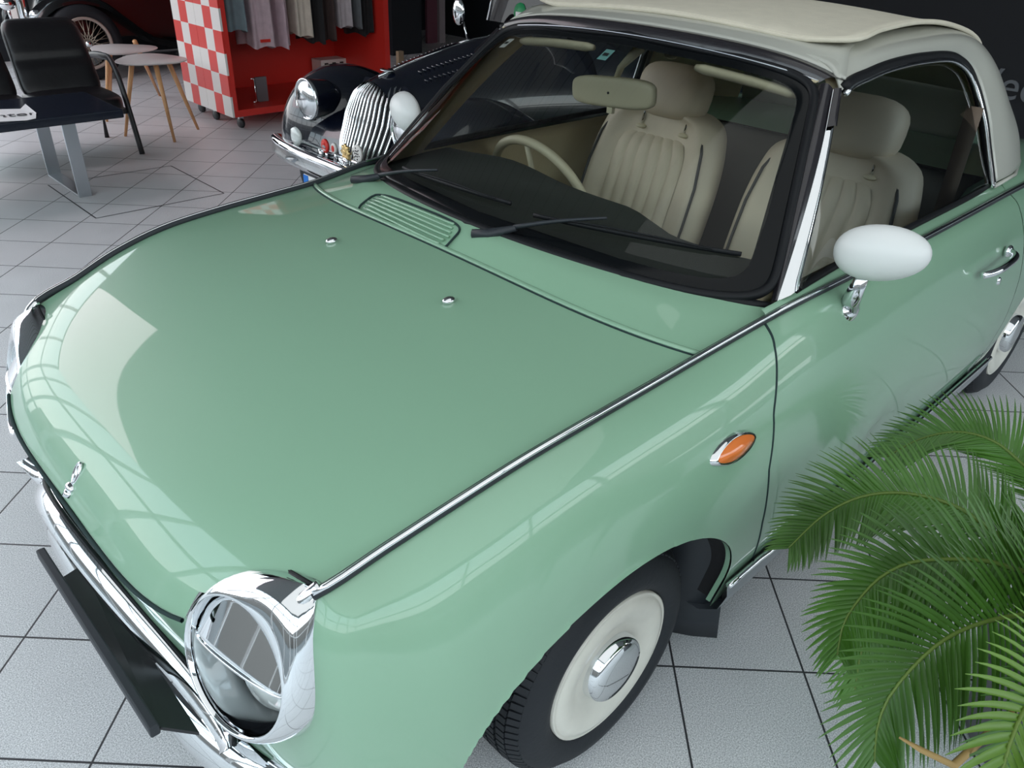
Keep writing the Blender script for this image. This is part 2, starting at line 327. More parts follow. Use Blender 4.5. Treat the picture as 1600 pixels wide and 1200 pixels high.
for sgn, nm in ((-1, 'near'), (1, 'far')):
    F = lambda G: G if sgn > 0 else mir(G)
    # front fender with the wheel arch, from the corner beside the headlamp to the door
    i0 = 2 * NS
    fg = patch(-.2, seam, 130); front = SG[i0:int(sidx(-.2, 0)), :]
    j = SG.shape[1]
    G = []
    for t in range(j):
        sa = float(i0); sb = sidx(seam(SG[10 * NS, t, 2]), t); G.append([sat(sa + (sb - sa) * k / 260, t) for k in range(261)])
    G = np.transpose(np.array(G), (1, 0, 2))
    v, f = cutarch(G, AR['cx'], AR['cz'], AR['R'], AR['RZ'])
    fender = MB().add(F(v), f).build('front_fender', M['paint'], car)
    # rolled lip and wheel well
    ap = [(AR['cx'] + AR['R'], z) for z in (.235, .26, .285)] + [(AR['cx'] + AR['R'] * math.cos(q), AR['cz'] + AR['RZ'] * math.sin(q)) for q in np.linspace(0, PI, 64)] + [(AR['cx'] - AR['R'], z) for z in (.285, .26, .235)]
    lip = [(x, arch_y(x, z) - .004, z) for x, z in ap]
    MB().grid([[(p[0], (p[1] - d) * sgn, p[2]) for d in (0, .005, .011)] for p in lip]).build('arch_lip', M['paint'], fender)
    wl = MB().grid([[(p[0] + (p[0] - AR['cx']) * .03, (p[1] + d) * sgn, p[2]) for d in (-.012, -.15, -.30)] for p in lip])
    wl.add([(AR['cx'] + (x - AR['cx']) * 1.04, .50 * sgn, z + .01) for x, z in ap], [tuple(range(70))])
    wl.build('wheel_well', M['well'], car)
    # door
    dg = patch(lambda z: seam(z) + .005, rseam, 120)
    Gl = [(.50,.676,.888),(.8,.672,.900),(1.18,.675,.903),(1.60,.675,.905),(1.76,.67,.912)]
    gx = cr(Gl, 40)
    def gl(x): return np.array([x, np.interp(x, gx[:, 0], gx[:, 1]), np.interp(x, gx[:, 0], gx[:, 2])])
    top = [[p, (p * .5 + gl(p[0]) * .5) + np.array([0, .004, .004]), gl(p[0])] for p in dg[:, 0]]
    D = [list(np.array(r)[::-1][:2]) + [r[0]] + list(q[1:]) for r, q in zip([np.array(t) for t in top], dg)]
    dm = [q for q in dg]
    Dg = np.array([np.vstack([np.array(t)[2], np.array(t)[1], q]) for t, q in zip(top, dg)])
    door = MB().grid(F(Dg)).build('door', M['paint'], car)
    door_y = sgn
    # rear quarter
    G = []
    for t in range(j):
        sa = sidx(rseam(SG[10 * NS, t, 2]) + .005, t); sb = float(len(SG) - 1); G.append([sat(sa + (sb - sa) * k / 160, t) for k in range(161)])
    G = np.transpose(np.array(G), (1, 0, 2)); v, f = cutarch(G, 2.31, .250, .345)
    MB().add(F(v), f).build('rear_quarter', M['paint'], car)
    th = np.linspace(-.1, PI + .1, 40)
    wl = MB().grid([[(2.31 + .35 * math.cos(q), y * sgn, .25 + .35 * math.sin(q)) for y in (.775, .45)] for q in th])
    wl.add([(2.31 + .35 * math.cos(q), .48 * sgn, .25 + .35 * math.sin(q)) for q in th], [tuple(range(40))]); wl.build('wheel_well', M['well'], car)
    # seams (thin dark tubes coloured as the shade in the gaps)
    sm = [sat(sidx(seam(SG[10 * NS, t, 2]) + .0025, t), t) * np.array([1, 1, 1]) - np.array([0, .0015, 0]) for t in range(j)]
    MB().tube(F(np.array(sm)), .0035, 6).build('door_gap', M['seam'], door)
    # belt moulding, black base with chrome crown
    bx = [SG[i, 0] for i in range(4 * NS, 17 * NS, 4)]; bx = np.array(bx) + np.array([0, .004, .004])
    mo = MB().tube(F(bx), .0085, 8, flat=1.0).build('belt_moulding', M['plastic'], car)
    MB().tube(F(bx + np.array([0, .002, .005])), .0052, 8).build('chrome_strip', M['chrome'], mo)
    # sill moulding and silver sill
    ys = np.linspace(.33, 1.95, 40)
    MB().tube(F(np.array([(x, .802 - .004, .302 - .006 * (x > .46)) for x in ys])), .0075, 8).build('sill_moulding', M['chrome'], car)
    MB().grid(F(np.array([[(x, .795, .296), (x, .80, .27), (x, .785, .22), (x, .74, .185), (x, .60, .18)] for x in ys]))).build('sill_panel', M['chrome_dull'], car)
# front panel between the fenders, below the bonnet
G = SG[:2 * NS + 1]; Gf = np.concatenate([mir(G[::-1]), G[1:]]); MB().grid(Gf).build('front_panel', M['paint'], car)

# upper surfaces: bonnet, cowl
NV = 24
BR = [  # rows: (centre x, centre z, edge (x,y,z), px, pz)
 (-.70,.605,(-.547,.599,.72),4.5,5.5),(-.667,.655,(-.505,.607,.733),4.5,5.0),(-.60,.712,(-.436,.62,.754),3.6,3.4),(-.47,.768,(-.333,.64,.787),3,2.6),
 (-.27,.820,(-.2,.656,.816),2.4,2.2),(-.07,.853,(-.04,.664,.831),2.2,2.2),(.06,.869,(.12,.668,.84),2.2,2.2),(.18,.878,(.26,.671,.848),4,2.4)]
def brow(r, ys=None):
    cx, cz, (ex, ey, ez), px, pz = r
    return [(cx + (ex - cx) * abs(u) ** px, ey * u, cz + (ez - cz) * abs(u) ** pz) for u in np.linspace(-1, 1, 2 * NV + 1)]
B = cr(np.array([brow(r) for r in BR]), 12)
hood = MB().grid(B).build('bonnet', M['paint'], car)
def wsb(u): return np.array([.26 + .151 * u**2 + .105 * u**6, .671 * u, .924 - .027 * u**2 - .025 * u**6])
cut = B[-1]; us = np.linspace(-1, 1, 2 * NV + 1)
CG = []
for k, u in enumerate(us):
    a = cut[k] + np.array([.006, 0, .0]); b = wsb(u); ey = abs(u) ** 8
    m1 = a * .66 + b * .34 + np.array([0, 0, .004 * (1 - ey)]); m2 = a * .33 + b * .67 + np.array([0, 0, .006 * (1 - ey)])
    if abs(u) == 1: m1 = np.array([.34, .678 * u, .857]); m2 = np.array([.43, .685 * u, .867])
    CG.append([a, m1, m2, b])
cowl = MB().grid(net(CG, 2, 5)).build('cowl', M['paint'], car)
MB().tube([wsb(u) + np.array([.004, 0, -.004]) for u in np.linspace(-1, 1, 60)], .011, 8).build('cowl_seal', M['rubber'], cowl)
def cowlpt(x, y):
    u = y / .671; c = cut[int(round((u + 1) / 2 * 2 * NV))]; b = wsb(u); t = (x - c[0]) / (b[0] - c[0]); return np.array([x, y, c[2] + (b[2] - c[2]) * t + .02 * t * (1 - t)])
# raised body-coloured bead along the bonnet's rear edge
MB().tube([c + np.array([.001, 0, .0015]) for c in cut], .0075, 8, flat=.7).build('bonnet_bead', M['paint'], cowl)
MB().tube([c + np.array([-.0085, 0, .0]) for c in cut], .0022, 6).build('bonnet_gap', M['seam'], cowl)
MB().tube([p + np.array([-.004, 0, -.003]) for p in B[0]], .004, 6).build('front_gap', M['seam'], hood)
# vent grille
va, vb = (.192, .347), (.19, -.014)
vg = thing_v = None
rim = []
for q in np.linspace(0, 2 * PI, 60, endpoint=False):
    cx, cy = math.cos(q), math.sin(q); sx_ = np.sign(cx) * abs(cx) ** .45; sy_ = np.sign(cy) * abs(cy) ** .45
    y = .17 + .185 * sy_; x = .226 - .022 * (1 - ((y) / .671) ** 2) + .02 * (y / .5) ** 2 + .040 * sx_; rim.append(cowlpt(x, y) + np.array([0, 0, .002]))
vent = MB().tube(rim, .0028, 6, closed=True).build('vent_grille', M['seam'], cowl)
for k in range(7):
    xo = -.031 + k * .0103; pts = []
    for y in np.linspace(.17 - .17 + .006 * abs(k - 3), .17 + .17 - .006 * abs(k - 3), 16):
        x = .226 - .022 * (1 - (y / .671) ** 2) + .02 * (y / .5) ** 2 + xo; pts.append(cowlpt(x, y) + np.array([0, 0, .003]))
    MB().tube(pts, .0042, 6, flat=.8).build('vent_slat', M['paint'], vent)
# washer jets
for y in (.217, -.214):
    MB().ell((.026, y, .866), (.016, .011, .008), n=16).build('washer_jet', M['chrome'], hood)
# bonnet emblem
em = MB(); em.tube([(-.692, 0, .612), (-.688, 0, .622)], [.012, .009], 12)
em.ell((-.686, 0, .628), (.009, .014, .008)); em.build('bonnet_emblem', M['chrome'], hood)
e2 = MB()
for q0 in (0,):
    lp = [(-.680 + .006 * math.sin(q) * 0 + .020 * (1 - math.cos(q)) * .5, .009 * math.sin(q), .634 + .017 * (1 - math.cos(q))) for q in np.linspace(0, 2 * PI, 24, endpoint=False)]
    e2.tube(lp, .0034, 8, closed=True)
e2.tube([(-.682, 0, .63), (-.662, 0, .664)], .004, 8); e2.ell((-.688, .008, .616), (.004, .006, .006)); e2.ell((-.688, -.008, .616), (.004, .006, .006))
e2.build('emblem_loop', M['chrome'], hood)
# indicator on each front fender
for sgn in (-1, 1):
    c = np.array([.232, .783, .709]); d = np.array([.072, .002, -.0]); n_ = np.array([0, .93, .36])
    base = MB(); lens = MB(); Gb = []; Gl2 = []
    for a in np.linspace(0, 1, 9):
        rb = []; rl = []
        for q in np.linspace(0, 2 * PI, 32, endpoint=False):
            sh = math.cos(q); hh = math.sin(q) * (1 - .25 * abs(sh) ** 2)
            up = np.array([0, -.36, .93])
            rb.append((c + d * sh * (1 - a * .16) + up * hh * .030 * (1 - a * .25) + n_ * (.014 * math.sin(a * PI / 2))) * np.array([1, sgn, 1]))
            rl.append((c + d * .82 * sh * (1 - a) + up * hh * .020 * (1 - a) + n_ * (.012 + .010 * math.sin(a * PI / 2))) * np.array([1, sgn, 1]))
        Gb.append(rb); Gl2.append(rl)
    ib = base.grid(Gb, closev=True).build('side_indicator', M['chrome'], car); lens.grid(Gl2, closev=True).build('amber_lens', M['amber'], ib)

# ------------------------------------------------------------------ greenhouse
def gp(u, v, off=0.):
    b = np.array([.27 + .151 * u**2 + .09 * u**6, .664 * u, .922 - .027 * u**2 - .02 * u**6]); t = np.array([.795 + .05 * u**2, .50 * u, 1.288 - .035 * u**2 - .005 * u**6])
    p = b + (t - b) * v + np.array([0, 0, .02 * 4 * v * (1 - v)]); return p + off * np.array([-.55, 0, .83])
def ggrid(u0, u1, v0, v1, nu=36, nv=14, off=0): return [[gp(u, v, off) for v in np.linspace(v0, v1, nv)] for u in np.linspace(u0, u1, nu)]
GU, GV0, GV1 = .945, .07, .955
ws = MB().grid(ggrid(-GU, GU, GV0, GV1)).build('windscreen', M['glass'], car)
fr = MB()
def rr(k, n=4.6):                          # rounded-rectangle loop in (u, v)
    c, s_ = math.cos(k), math.sin(k); return (np.sign(c) * abs(c) ** (2 / n), np.sign(s_) * abs(s_) ** (2 / n))
loop = [rr(k, 13) for k in np.linspace(0, 2 * PI, 128, endpoint=False)]
ring = []
for a, b in loop:
    ring.append([gp(a * U, .5 * (1 + 0) + 0 + b * V, o) for U, V, o in ((.935, .455, -.001), (.95, .478, .004), (.985, .50, .006), (1.0, .515, .001))])
fr.grid(ring, closeu=True); fr.build('windscreen_border', M['frit'], ws)
MB().tube([gp(a * 1.0, .5 + b * .512, .004) for a, b in loop], .011, 8, closed=True).build('windscreen_seal', M['rubber'], ws)
# stickers inside the windscreen
for nm, (u, v), s_, m_ in (('white_sticker', (.83, .885), .03, 'paper'), ('blue_sticker', (.04, .885), .028, 'sticker')):
    if m_ == 'sticker': M['sticker'] = mat('sticker_blue', (.25, .55, .55), .5)
    du = s_ / .6; dv = s_ / .62
    st = MB().grid([[gp(u + a * du * .6, v + b * dv * .75, -.004) for b in (-1, 0, 1)] for a in (-1, 0, 1)]).build(nm, M[m_], ws)
    MB().grid([[gp(u + a * du * .35, v + b * dv * .2, -.0025) for b in (-1, 1)] for a in (-1, 1)]).build('print', M['ink'], st)
# header: black moulding over the screen
def hd(u): return np.array([.86 - .05 * (1 - u * u), .525 * u, 1.305 - .030 * u**2 - .020 * u**6])
hg = []
for u in np.linspace(-1, 1, 49):
    a = gp(u, 1.0, .006); c = np.array([.885 - .05 * (1 - u * u), .54 * u, 1.320 - .032 * u**2 - .028 * u**6]); mid = (a + c) / 2 + np.array([-.010, 0, .010])
    hg.append([a, mid, c])
hdr = MB().grid(net(hg, 1, 5)).build('screen_header', M['header'], car)
MB().tube([gp(u, 1.0, .012) for u in np.linspace(-1, 1, 40)], .0022, 6).build('header_strip', M['chrome_dull'], hdr)
# A pillars
for sgn in (-1, 1):
    F = lambda G: G if sgn > 0 else mir(G)
    a = cr([(.505, .668, .880), (.62, .624, 1.005), (.74, .572, 1.135), (.845, .515, 1.245)], 6)
    a0 = a.copy(); b = cr([(.560, .692, .906), (.665, .646, 1.022), (.775, .592, 1.145), (.862, .542, 1.240)], 6)
    a = a0 * np.linspace(.85, .5, len(a0))[:, None] + b * (1 - np.linspace(.85, .5, len(a0)))[:, None]
    c = cr([(.585, .680, .906), (.69, .634, 1.018), (.80, .580, 1.138), (.885, .530, 1.236)], 6)
    pl = MB().grid(F(np.transpose(np.array([a, a * .5 + b * .5 + np.array([0, .008, .004]), b, c]), (1, 0, 2)))).build('windscreen_pillar', M['chrome'], car)
    MB().grid(F(np.transpose(np.array([a[-5:] + np.array([-.004, .006, .004]), (a[-5:] + b[-5:]) / 2 + np.array([-.004, .014, .008]), b[-5:] + np.array([0, .006, .002])]), (1, 0, 2)))).build('pillar_cap', M['header'], pl)
    pr_ = [[gp(1.0, v, .003), (gp(1.0, v, .008) + q) / 2 + np.array([0, .004, .006]), q + np.array([0, .003, .002])] for v, q in zip(np.linspace(0, 1, len(a)), a)]
    MB().grid(F(net(np.array(pr_), 1, 4))).build('pillar_rubber', M['header'], pl)
    # side window opening outline: front bottom, up the pillar, along the roof rail, down the rear
    Wc = cr([(.575, .685, .906), (.70, .628, 1.045), (.855, .545, 1.232), (1.0, .535, 1.262), (1.30, .530, 1.270), (1.53, .533, 1.250), (1.635, .550, 1.200), (1.672, .60, 1.10), (1.690, .640, 1.0), (1.700, .675, .915)], 8)
    bot = np.array([gl(x) + np.array([0, 0, 0]) for x in np.linspace(.575, 1.70, len(Wc))])
    # glass ruled between the bottom line and the outline
    gr_ = [[bot[i] * (1 - t) + Wc[i] * t + np.array([0, .012 * math.sin(PI * t), 0]) for t in np.linspace(0, 1, 8)] for i in range(len(Wc))]
    sg = MB().grid(F(np.array(gr_))).build('side_window', M['sglass'] if sgn < 0 else M['fglass'], car)
    MB().tube(F(Wc[17:] + np.array([.0, .006, .006])), .012, 8).build('window_seal', M['rubber'], sg)
    MB().tube(F(Wc[17:] + np.array([-.008, .016, -.004])), .006, 8).build('window_trim', M['chrome'], sg)
    MB().tube(F(Wc[44:] + np.array([.012, .010, .0])), .007, 8).build('window_trim', M['chrome'], sg)
    MB().tube(F(bot + np.array([0, .002, .002])), .009, 8).build('window_seal', M['rubber'], sg)
    # white roof rail and rear pillar: from the window outline outwards to the canvas edge / rear window
    In = cr([(.862, .545, 1.240), (.99, .54, 1.272), (1.30, .535, 1.282), (1.545, .54, 1.262), (1.655, .56, 1.205), (1.692, .612, 1.10), (1.708, .650, 1.0), (1.716, .685, .920)], 8)
    Mi = cr([(.872, .525, 1.262), (1.0, .525, 1.293), (1.31, .525, 1.305), (1.64, .535, 1.285), (1.80, .565, 1.205), (1.86, .612, 1.10), (1.885, .648, 1.01), (1.89, .680, .920)], 8)
    Ot = cr([(.885, .49, 1.286), (1.0, .49, 1.306), (1.32, .49, 1.316), (1.72, .49, 1.295), (1.93, .505, 1.215), (2.03, .545, 1.11), (2.07, .60, 1.01), (2.08, .635, .920)], 8)
    O2 = cr([(.89, .43, 1.298), (1.0, .43, 1.318), (1.32, .43, 1.326), (1.76, .42, 1.305), (1.98, .42, 1.225), (2.10, .44, 1.11), (2.16, .47, 1.01), (2.18, .50, .920)], 8)
    rg = net(np.transpose(np.array([In, Mi, Ot, O2]), (1, 0, 2)), 1, 6)
    MB().grid(F(rg)).build('roof_side', M['roof'], car, solid=.006)
    # beige lining inside
    MB().grid(F(rg * np.array([1, .965, .985]) + np.array([0, 0, .004]))).build('roof_lining', M['trimb'], car)
    # deck edge ring under the roof pillar
    MB().tube(F(np.array([(1.70, .692, .912), (1.89, .688, .913), (2.09, .640, .913), (2.19, .50, .915)])), .006, 6).build('roof_gasket', M['roof'], car)
# shoulder behind the door up to the roof base, and the rear deck
for sgn in (-1, 1):
    F = lambda G: G if sgn > 0 else mir(G)
    dk = [[(1.765, .715, .885), (1.765, .695, .905), (1.765, .665, .914), (1.765, .5, .914), (1.765, 0, .914)], [(2.0, .710, .88), (2.0, .69, .903), (2.0, .65, .914), (2.0, .5, .92), (2.0, 0, .925)],
          [(2.4, .67, .865), (2.4, .64, .885), (2.4, .58, .898), (2.4, .4, .912), (2.4, 0, .92)], [(2.75, .57, .83), (2.74, .54, .845), (2.73, .48, .86), (2.72, .3, .87), (2.72, 0, .875)], [(2.96, .35, .79), (2.95, .33, .80), (2.94, .3, .808), (2.97, .15, .805), (2.98, 0, .805)]]
    MB().grid(F(net(dk, 8, 6))).build('rear_deck', M['paint'], car)
rwc = [[(.885, y, 1.316 - .07 * y * y) for y in (-.43, 0, .43)]]
# roof front band, canvas
rb = []
for u in np.linspace(-1, 1, 41):
    c = np.array([.885 - .05 * (1 - u * u), .54 * u, 1.320 - .032 * u**2 - .028 * u**6]); e = np.array([.96, .50 * u, 1.338 - .030 * u * u]); e2_ = np.array([1.05, .47 * u, 1.343 - .028 * u * u])
    rb.append([c, (c + e) / 2 + np.array([0, 0, .003]), e, e2_])
MB().grid(net(rb, 1, 4)).build('roof_front', M['roof'], car, solid=.004)
cg = []
for x, z, hw in ((.925, 1.345, .43), (.955, 1.350, .49), (1.15, 1.360, .480), (1.42, 1.362, .465), (1.62, 1.345, .47), (1.80, 1.305, .485), (1.95, 1.24, .47), (2.08, 1.12, .45)):
    row = []
    for u in np.linspace(-1, 1, 33):
        fl = .012 * abs(u) ** 10; sag = .028 * u * u
        xf = x - (.0 if x > 1 else -.02 * u * u * u * u)
        row.append((xf, hw * u, z - sag + fl))
    cg.append(row)
cvs = MB().grid(net(cg, 5, 1)).build('canvas_roof', M['canvas'], car, solid=.008)
CGd = net(cg, 5, 1)
MB().tube(np.concatenate([CGd[::-1, 0][:], CGd[0, 1:-1], CGd[:, -1]]) - np.array([0, 0, .003]), .006, 8).build('canvas_hem', M['canvas'], cvs)
# rear panel with a small window
rp = [[(2.10, y, 1.11), (2.155, y, 1.01), (2.18, y, .918)] for y in np.linspace(-.46, .46, 9)]
MB().grid(net(rp, 1, 4)).build('rear_panel', M['roof'], car, solid=.006)
MB().grid([[(2.0, y, 1.235), (2.045, y, 1.18), (2.088, y, 1.12)] for y in np.linspace(-.36, .36, 7)]).build('rear_window', M['sglass'], car)

# ------------------------------------------------------------------ wheels
def wheel(x, sgn, yout, name='wheel'):
    c = np.array([x, sgn * yout, .262]); ax = (0, sgn, 0)
    e = bpy.data.objects.new(name, None); COL.objects.link(e); e.parent = car; e.location = Vector(c) - car.location
    tb = MB().lathe([(.172, -.15), (.205, -.158), (.240, -.15), (.255, -.135), (.259, -.11), (.260, -.06), (.253, -.026), (.243, -.010), (.225, .003), (.198, .008), (.176, 0), (.168, -.01)], c, ax, 96)
    ty = tb.build('tyre', M['tyre'], e)
    tr = MB()
    for k in range(88):                    # tread blocks
        q = 2 * PI * k / 88; r1 = .2655
        for (y0, y1, dq, rr0, rr1) in ((-.013, -.032, .0, .2485, .2615), (-.035, -.054, .02, .263, .265), (-.060, -.082, .0, .266, .266), (-.088, -.108, .02, .266, .2655), (-.112, -.136, .0, .2655, .258)):
            P = []
            for qq in (q + dq - .027, q + dq + .027):
                for yy, rad in ((y0, rr0), (y1, rr1)):
                    for rr_ in (rad - .006, rad): P.append((c[0] + rr_ * math.cos(qq + (yy + .08) * .25), c[1] + sgn * yy, c[2] + rr_ * math.sin(qq + (yy + .08) * .25)))
            tr.add(P, [(0, 1, 3, 2), (4, 6, 7, 5), (0, 4, 5, 1), (2, 3, 7, 6), (1, 5, 7, 3)])
    tr.build('tread', M['tyre'], ty, smooth=False)
    MB().lathe([(.0, -.008), (.07, -.006), (.086, -.012), (.098, -.008), (.12, .004), (.145, .008), (.160, .004), (.1635, -.001), (.166, .003), (.170, .001), (.170, -.012)], c, ax, 64).build('wheel_trim', M['white_wheel'], e)
    MB().lathe([(0, .026), (.04, .025), (.066, .021), (.073, .014), (.076, -.012)], c, ax, 48).build('hub_cap', M['chrome'], e)
    return e
for x, yo in ((0, .745), (2.3, .760)):
    for sgn in (-1, 1): wheel(x, sgn, yo)
for sgn in (-1, 1):
    mf = [[(.330 + .075 * t - min(.07, (.765 - y) * .9), sgn * y, .50 - .45 * t + (.010 if y > .70 else 0)) for t in np.linspace(0, 1, 8)] for y in (.765, .76, .72, .66, .60, .56)]
    MB().grid(mf).build('mud_flap', M['plastic'], car, solid=.012)

# ------------------------------------------------------------------ headlamps
PUNCH = []
def nrm(v): v = np.array(v, float); return v / np.linalg.norm(v)
for sgn in (-1, 1):
    c = np.array([-.6395, .520 * sgn, .581]); az, el = .181, .29
    n_ = np.array([-math.cos(el) * math.cos(az), math.cos(el) * math.sin(az) * sgn, math.sin(el)])
    e1 = nrm(np.cross([0, 0, 1], n_)); e2v = np.cross(n_, e1)
    e1 = e1 if e1[1] * sgn > 0 else -e1    # towards the outside of the car
    tip = np.array([-.540, .603 * sgn, .728])
    def teardrop(q, R, push):              # outline in the ring plane that is pulled towards the belt moulding
        p = c + R * (math.cos(q) * e1 + math.sin(q) * e2v); d = math.atan2(np.dot(tip - c, e2v), np.dot(tip - c, e1)); a = math.cos(q - d)
        k = max(0, a) ** 4.5 * push
        return p + (tip - p) * k + nrm([-.6, .30 * sgn, .74]) * (.030 * 4 * k * (1 - k) + .004 * k) * (1 if push < .9 else .55)
    qs = np.linspace(0, 2 * PI, 96, endpoint=False)
    bz = []
    for q in qs:
        p_in = c + .1045 * (math.cos(q) * e1 + math.sin(q) * e2v) + n_ * .0; lipp = c + .1095 * (math.cos(q) * e1 + math.sin(q) * e2v) + n_ * .010
        o1 = teardrop(q, .124, .25) - n_ * .006; o2 = teardrop(q, .134, .70) - n_ * .035; o3 = teardrop(q, .137, .98) - n_ * .062 * (1 - .95 * max(0, math.cos(q - math.atan2(np.dot(tip - c, e2v), np.dot(tip - c, e1)))) ** 4.5)
        bz.append([c + .100 * (math.cos(q) * e1 + math.sin(q) * e2v) - n_ * .060, c + .104 * (math.cos(q) * e1 + math.sin(q) * e2v) - n_ * .03, p_in, lipp, o1, o2, o3, o3 - n_ * .03])
    PUNCH.append((c, n_)); lampo = MB().grid(net(np.array(bz), 1, 4), closeu=True).build('headlamp_bezel', M['chrome'], car)
    MB().tube([r[6] * .65 + r[7] * .35 for r in bz], .0032, 6, closed=True).build('bezel_gasket', M['rubber'], lampo)
    # bead running from the moulding onto the bezel
    bt = tip + np.array([.006, 0, .006]); MB().tube(cr([bt, bt * .72 + (c + .118 * nrm(tip - c)) * .28 + n_ * .010, bt * .42 + (c + .118 * nrm(tip - c)) * .58 + n_ * .010], 5), [.0095] * 6 + [.010, .010, .009, .008, .006], 10).build('bezel_bead', M['chrome'], lampo)
    # lamp inside: black bowl, lens, and the chrome eyelid over its upper half
    MB().lathe([(.102, -.055), (.100, -.075), (.070, -.085), (0, -.088)], c, n_, 48).build('lamp_bowl', M['black'], lampo)
    MB().lathe([(.078, -.082), (.077, -.060), (.060, -.040), (.03, -.030), (0, -.027)], c + e1 * .020 - e2v * .020, n_, 48).build('lamp_lens', M['lens'], lampo)
    lid = []
    for a in np.linspace(-1, 1, 25):
        row = []
        for b in np.linspace(0, 1, 9):
            yb_ = .010 * (1 - a * a); yy = yb_ + (math.sqrt(max(0, 1 - a * a)) * .103 - yb_) * b
            row.append(c + e1 * a * .103 * 1.0 + e2v * yy + n_ * (-.012 + .0 * b + .030 * (1 - b) * math.sqrt(max(0, 1 - a * a))))
        lid.append(row)
    MB().grid(lid).build('eyelid', M['chrome'], lampo, solid=.003)
    MB().tube([r[0] for r in lid], .003, 8).build('eyelid_edge', M['chrome'], lampo)

for o in list(car.children) + [c for q in car.children for c in q.children]:                     # openings in the sheet metal behind the lamps
    if not any(o.name.startswith(k) for k in ('bonnet', 'front_panel', 'front_fender', 'front_gap')) or o.type != 'MESH': continue
    bm = bmesh.new(); bm.from_mesh(o.data); kill = []
    for f in bm.faces:
        p = np.array(f.calc_center_median())
        for c, n_ in PUNCH:
            d = p - c; h = d @ n_
            if np.linalg.norm(d - h * n_) < (.20 if o.name.startswith('front_gap') and p[2] > .63 else .114) and -.25 < h < .15: kill.append(f); break
    bmesh.ops.delete(bm, geom=kill, context='FACES'); bm.to_mesh(o.data); bm.free()
# ------------------------------------------------------------------ grille, bumper, plate
def gtop(u): return np.array([-.716 + .134 * u**2 - .085 * u**6, .507 * u, .573 - .352 * u**2 + .181 * u**6])
def gbot(u): return np.array([-.690 + .10 * u**2 - .065 * u**6, .485 * u, .405 - .05 * u**2 + .05 * u**6])
U = np.linspace(-1, 1, 60)
rim = [[gtop(u) + np.array(o) * np.array([1, 1, (1 - .95 * abs(u)**10)]) for o in ((.01, 0, .010), (-.008, 0, .006), (-.022, 0, -.012), (-.022, 0, -.030), (-.008, 0, -.040), (.02, 0, -.036))] for u in U]
grl = MB().grid(rim).build('grille_surround', M['chrome'], car)
MB().tube([gtop(u) + np.array([.004, 0, .012 * (1 - abs(u) ** 8)]) for u in U], .0045, 6).build('grille_gasket', M['rubber'], grl)
MB().tube([gbot(u) for u in U], [.014 * (1 - .9 * abs(u) ** 10) for u in U], 10, flat=.8).build('grille_lower_lip', M['chrome'], grl)
MB().grid([[gtop(u) + np.array([.022, 0, -.02]), (gtop(u) + gbot(u)) / 2 + np.array([.04, 0, 0]), gbot(u) + np.array([.03, 0, 0])] for u in U]).build('grille_mesh', M['black'], grl)
for k in range(4):
    t = (k + 1) / 5
    MB().tube([gtop(u) * (1 - t) + gbot(u) * t + np.array([.008, 0, -.012 * (1 - t)]) for u in U[4:-4]], .004, 6).build('grille_bar', M['chrome'], grl)
def bmp(u):
    a = abs(u); y = .74 * math.sin(a * 1.5707) ** .95 if a < 1 else .74
    return np.array([-.703 + .028 * (.72 * a / .45) ** 4, .72 * u, .272])
bg = []
for u in np.linspace(-1, 1, 80):
    p = bmp(u); d = nrm(np.array([-1, 1.2 * np.sign(u) * abs(u) ** 3, 0]))
    bg.append([p + d * ox + np.array([0, 0, oz]) for ox, oz in ((-.07, .062), (-.035, .066), (-.006, .052), (.006, .02), (.004, -.02), (-.012, -.05), (-.05, -.06))])
bo = MB().grid(net(np.array(bg), 1, 4)).build('front_bumper', M['chrome'], car)
pt = MB(); pt.box((-.752, -.175, .448), (.016, .53, .022)); pf = pt.build('number_plate_holder', M['plastic'], bo, smooth=False, bevel=.003)
MB().add([(-.745, .0, .440), (-.745, -.43, .440), (-.700, -.47, .425), (-.695, -.20, .425), (-.705, .02, .432)], [(0, 1, 2, 3, 4)]).build('plate_shelf', M['black'], bo, smooth=False, solid=.006)

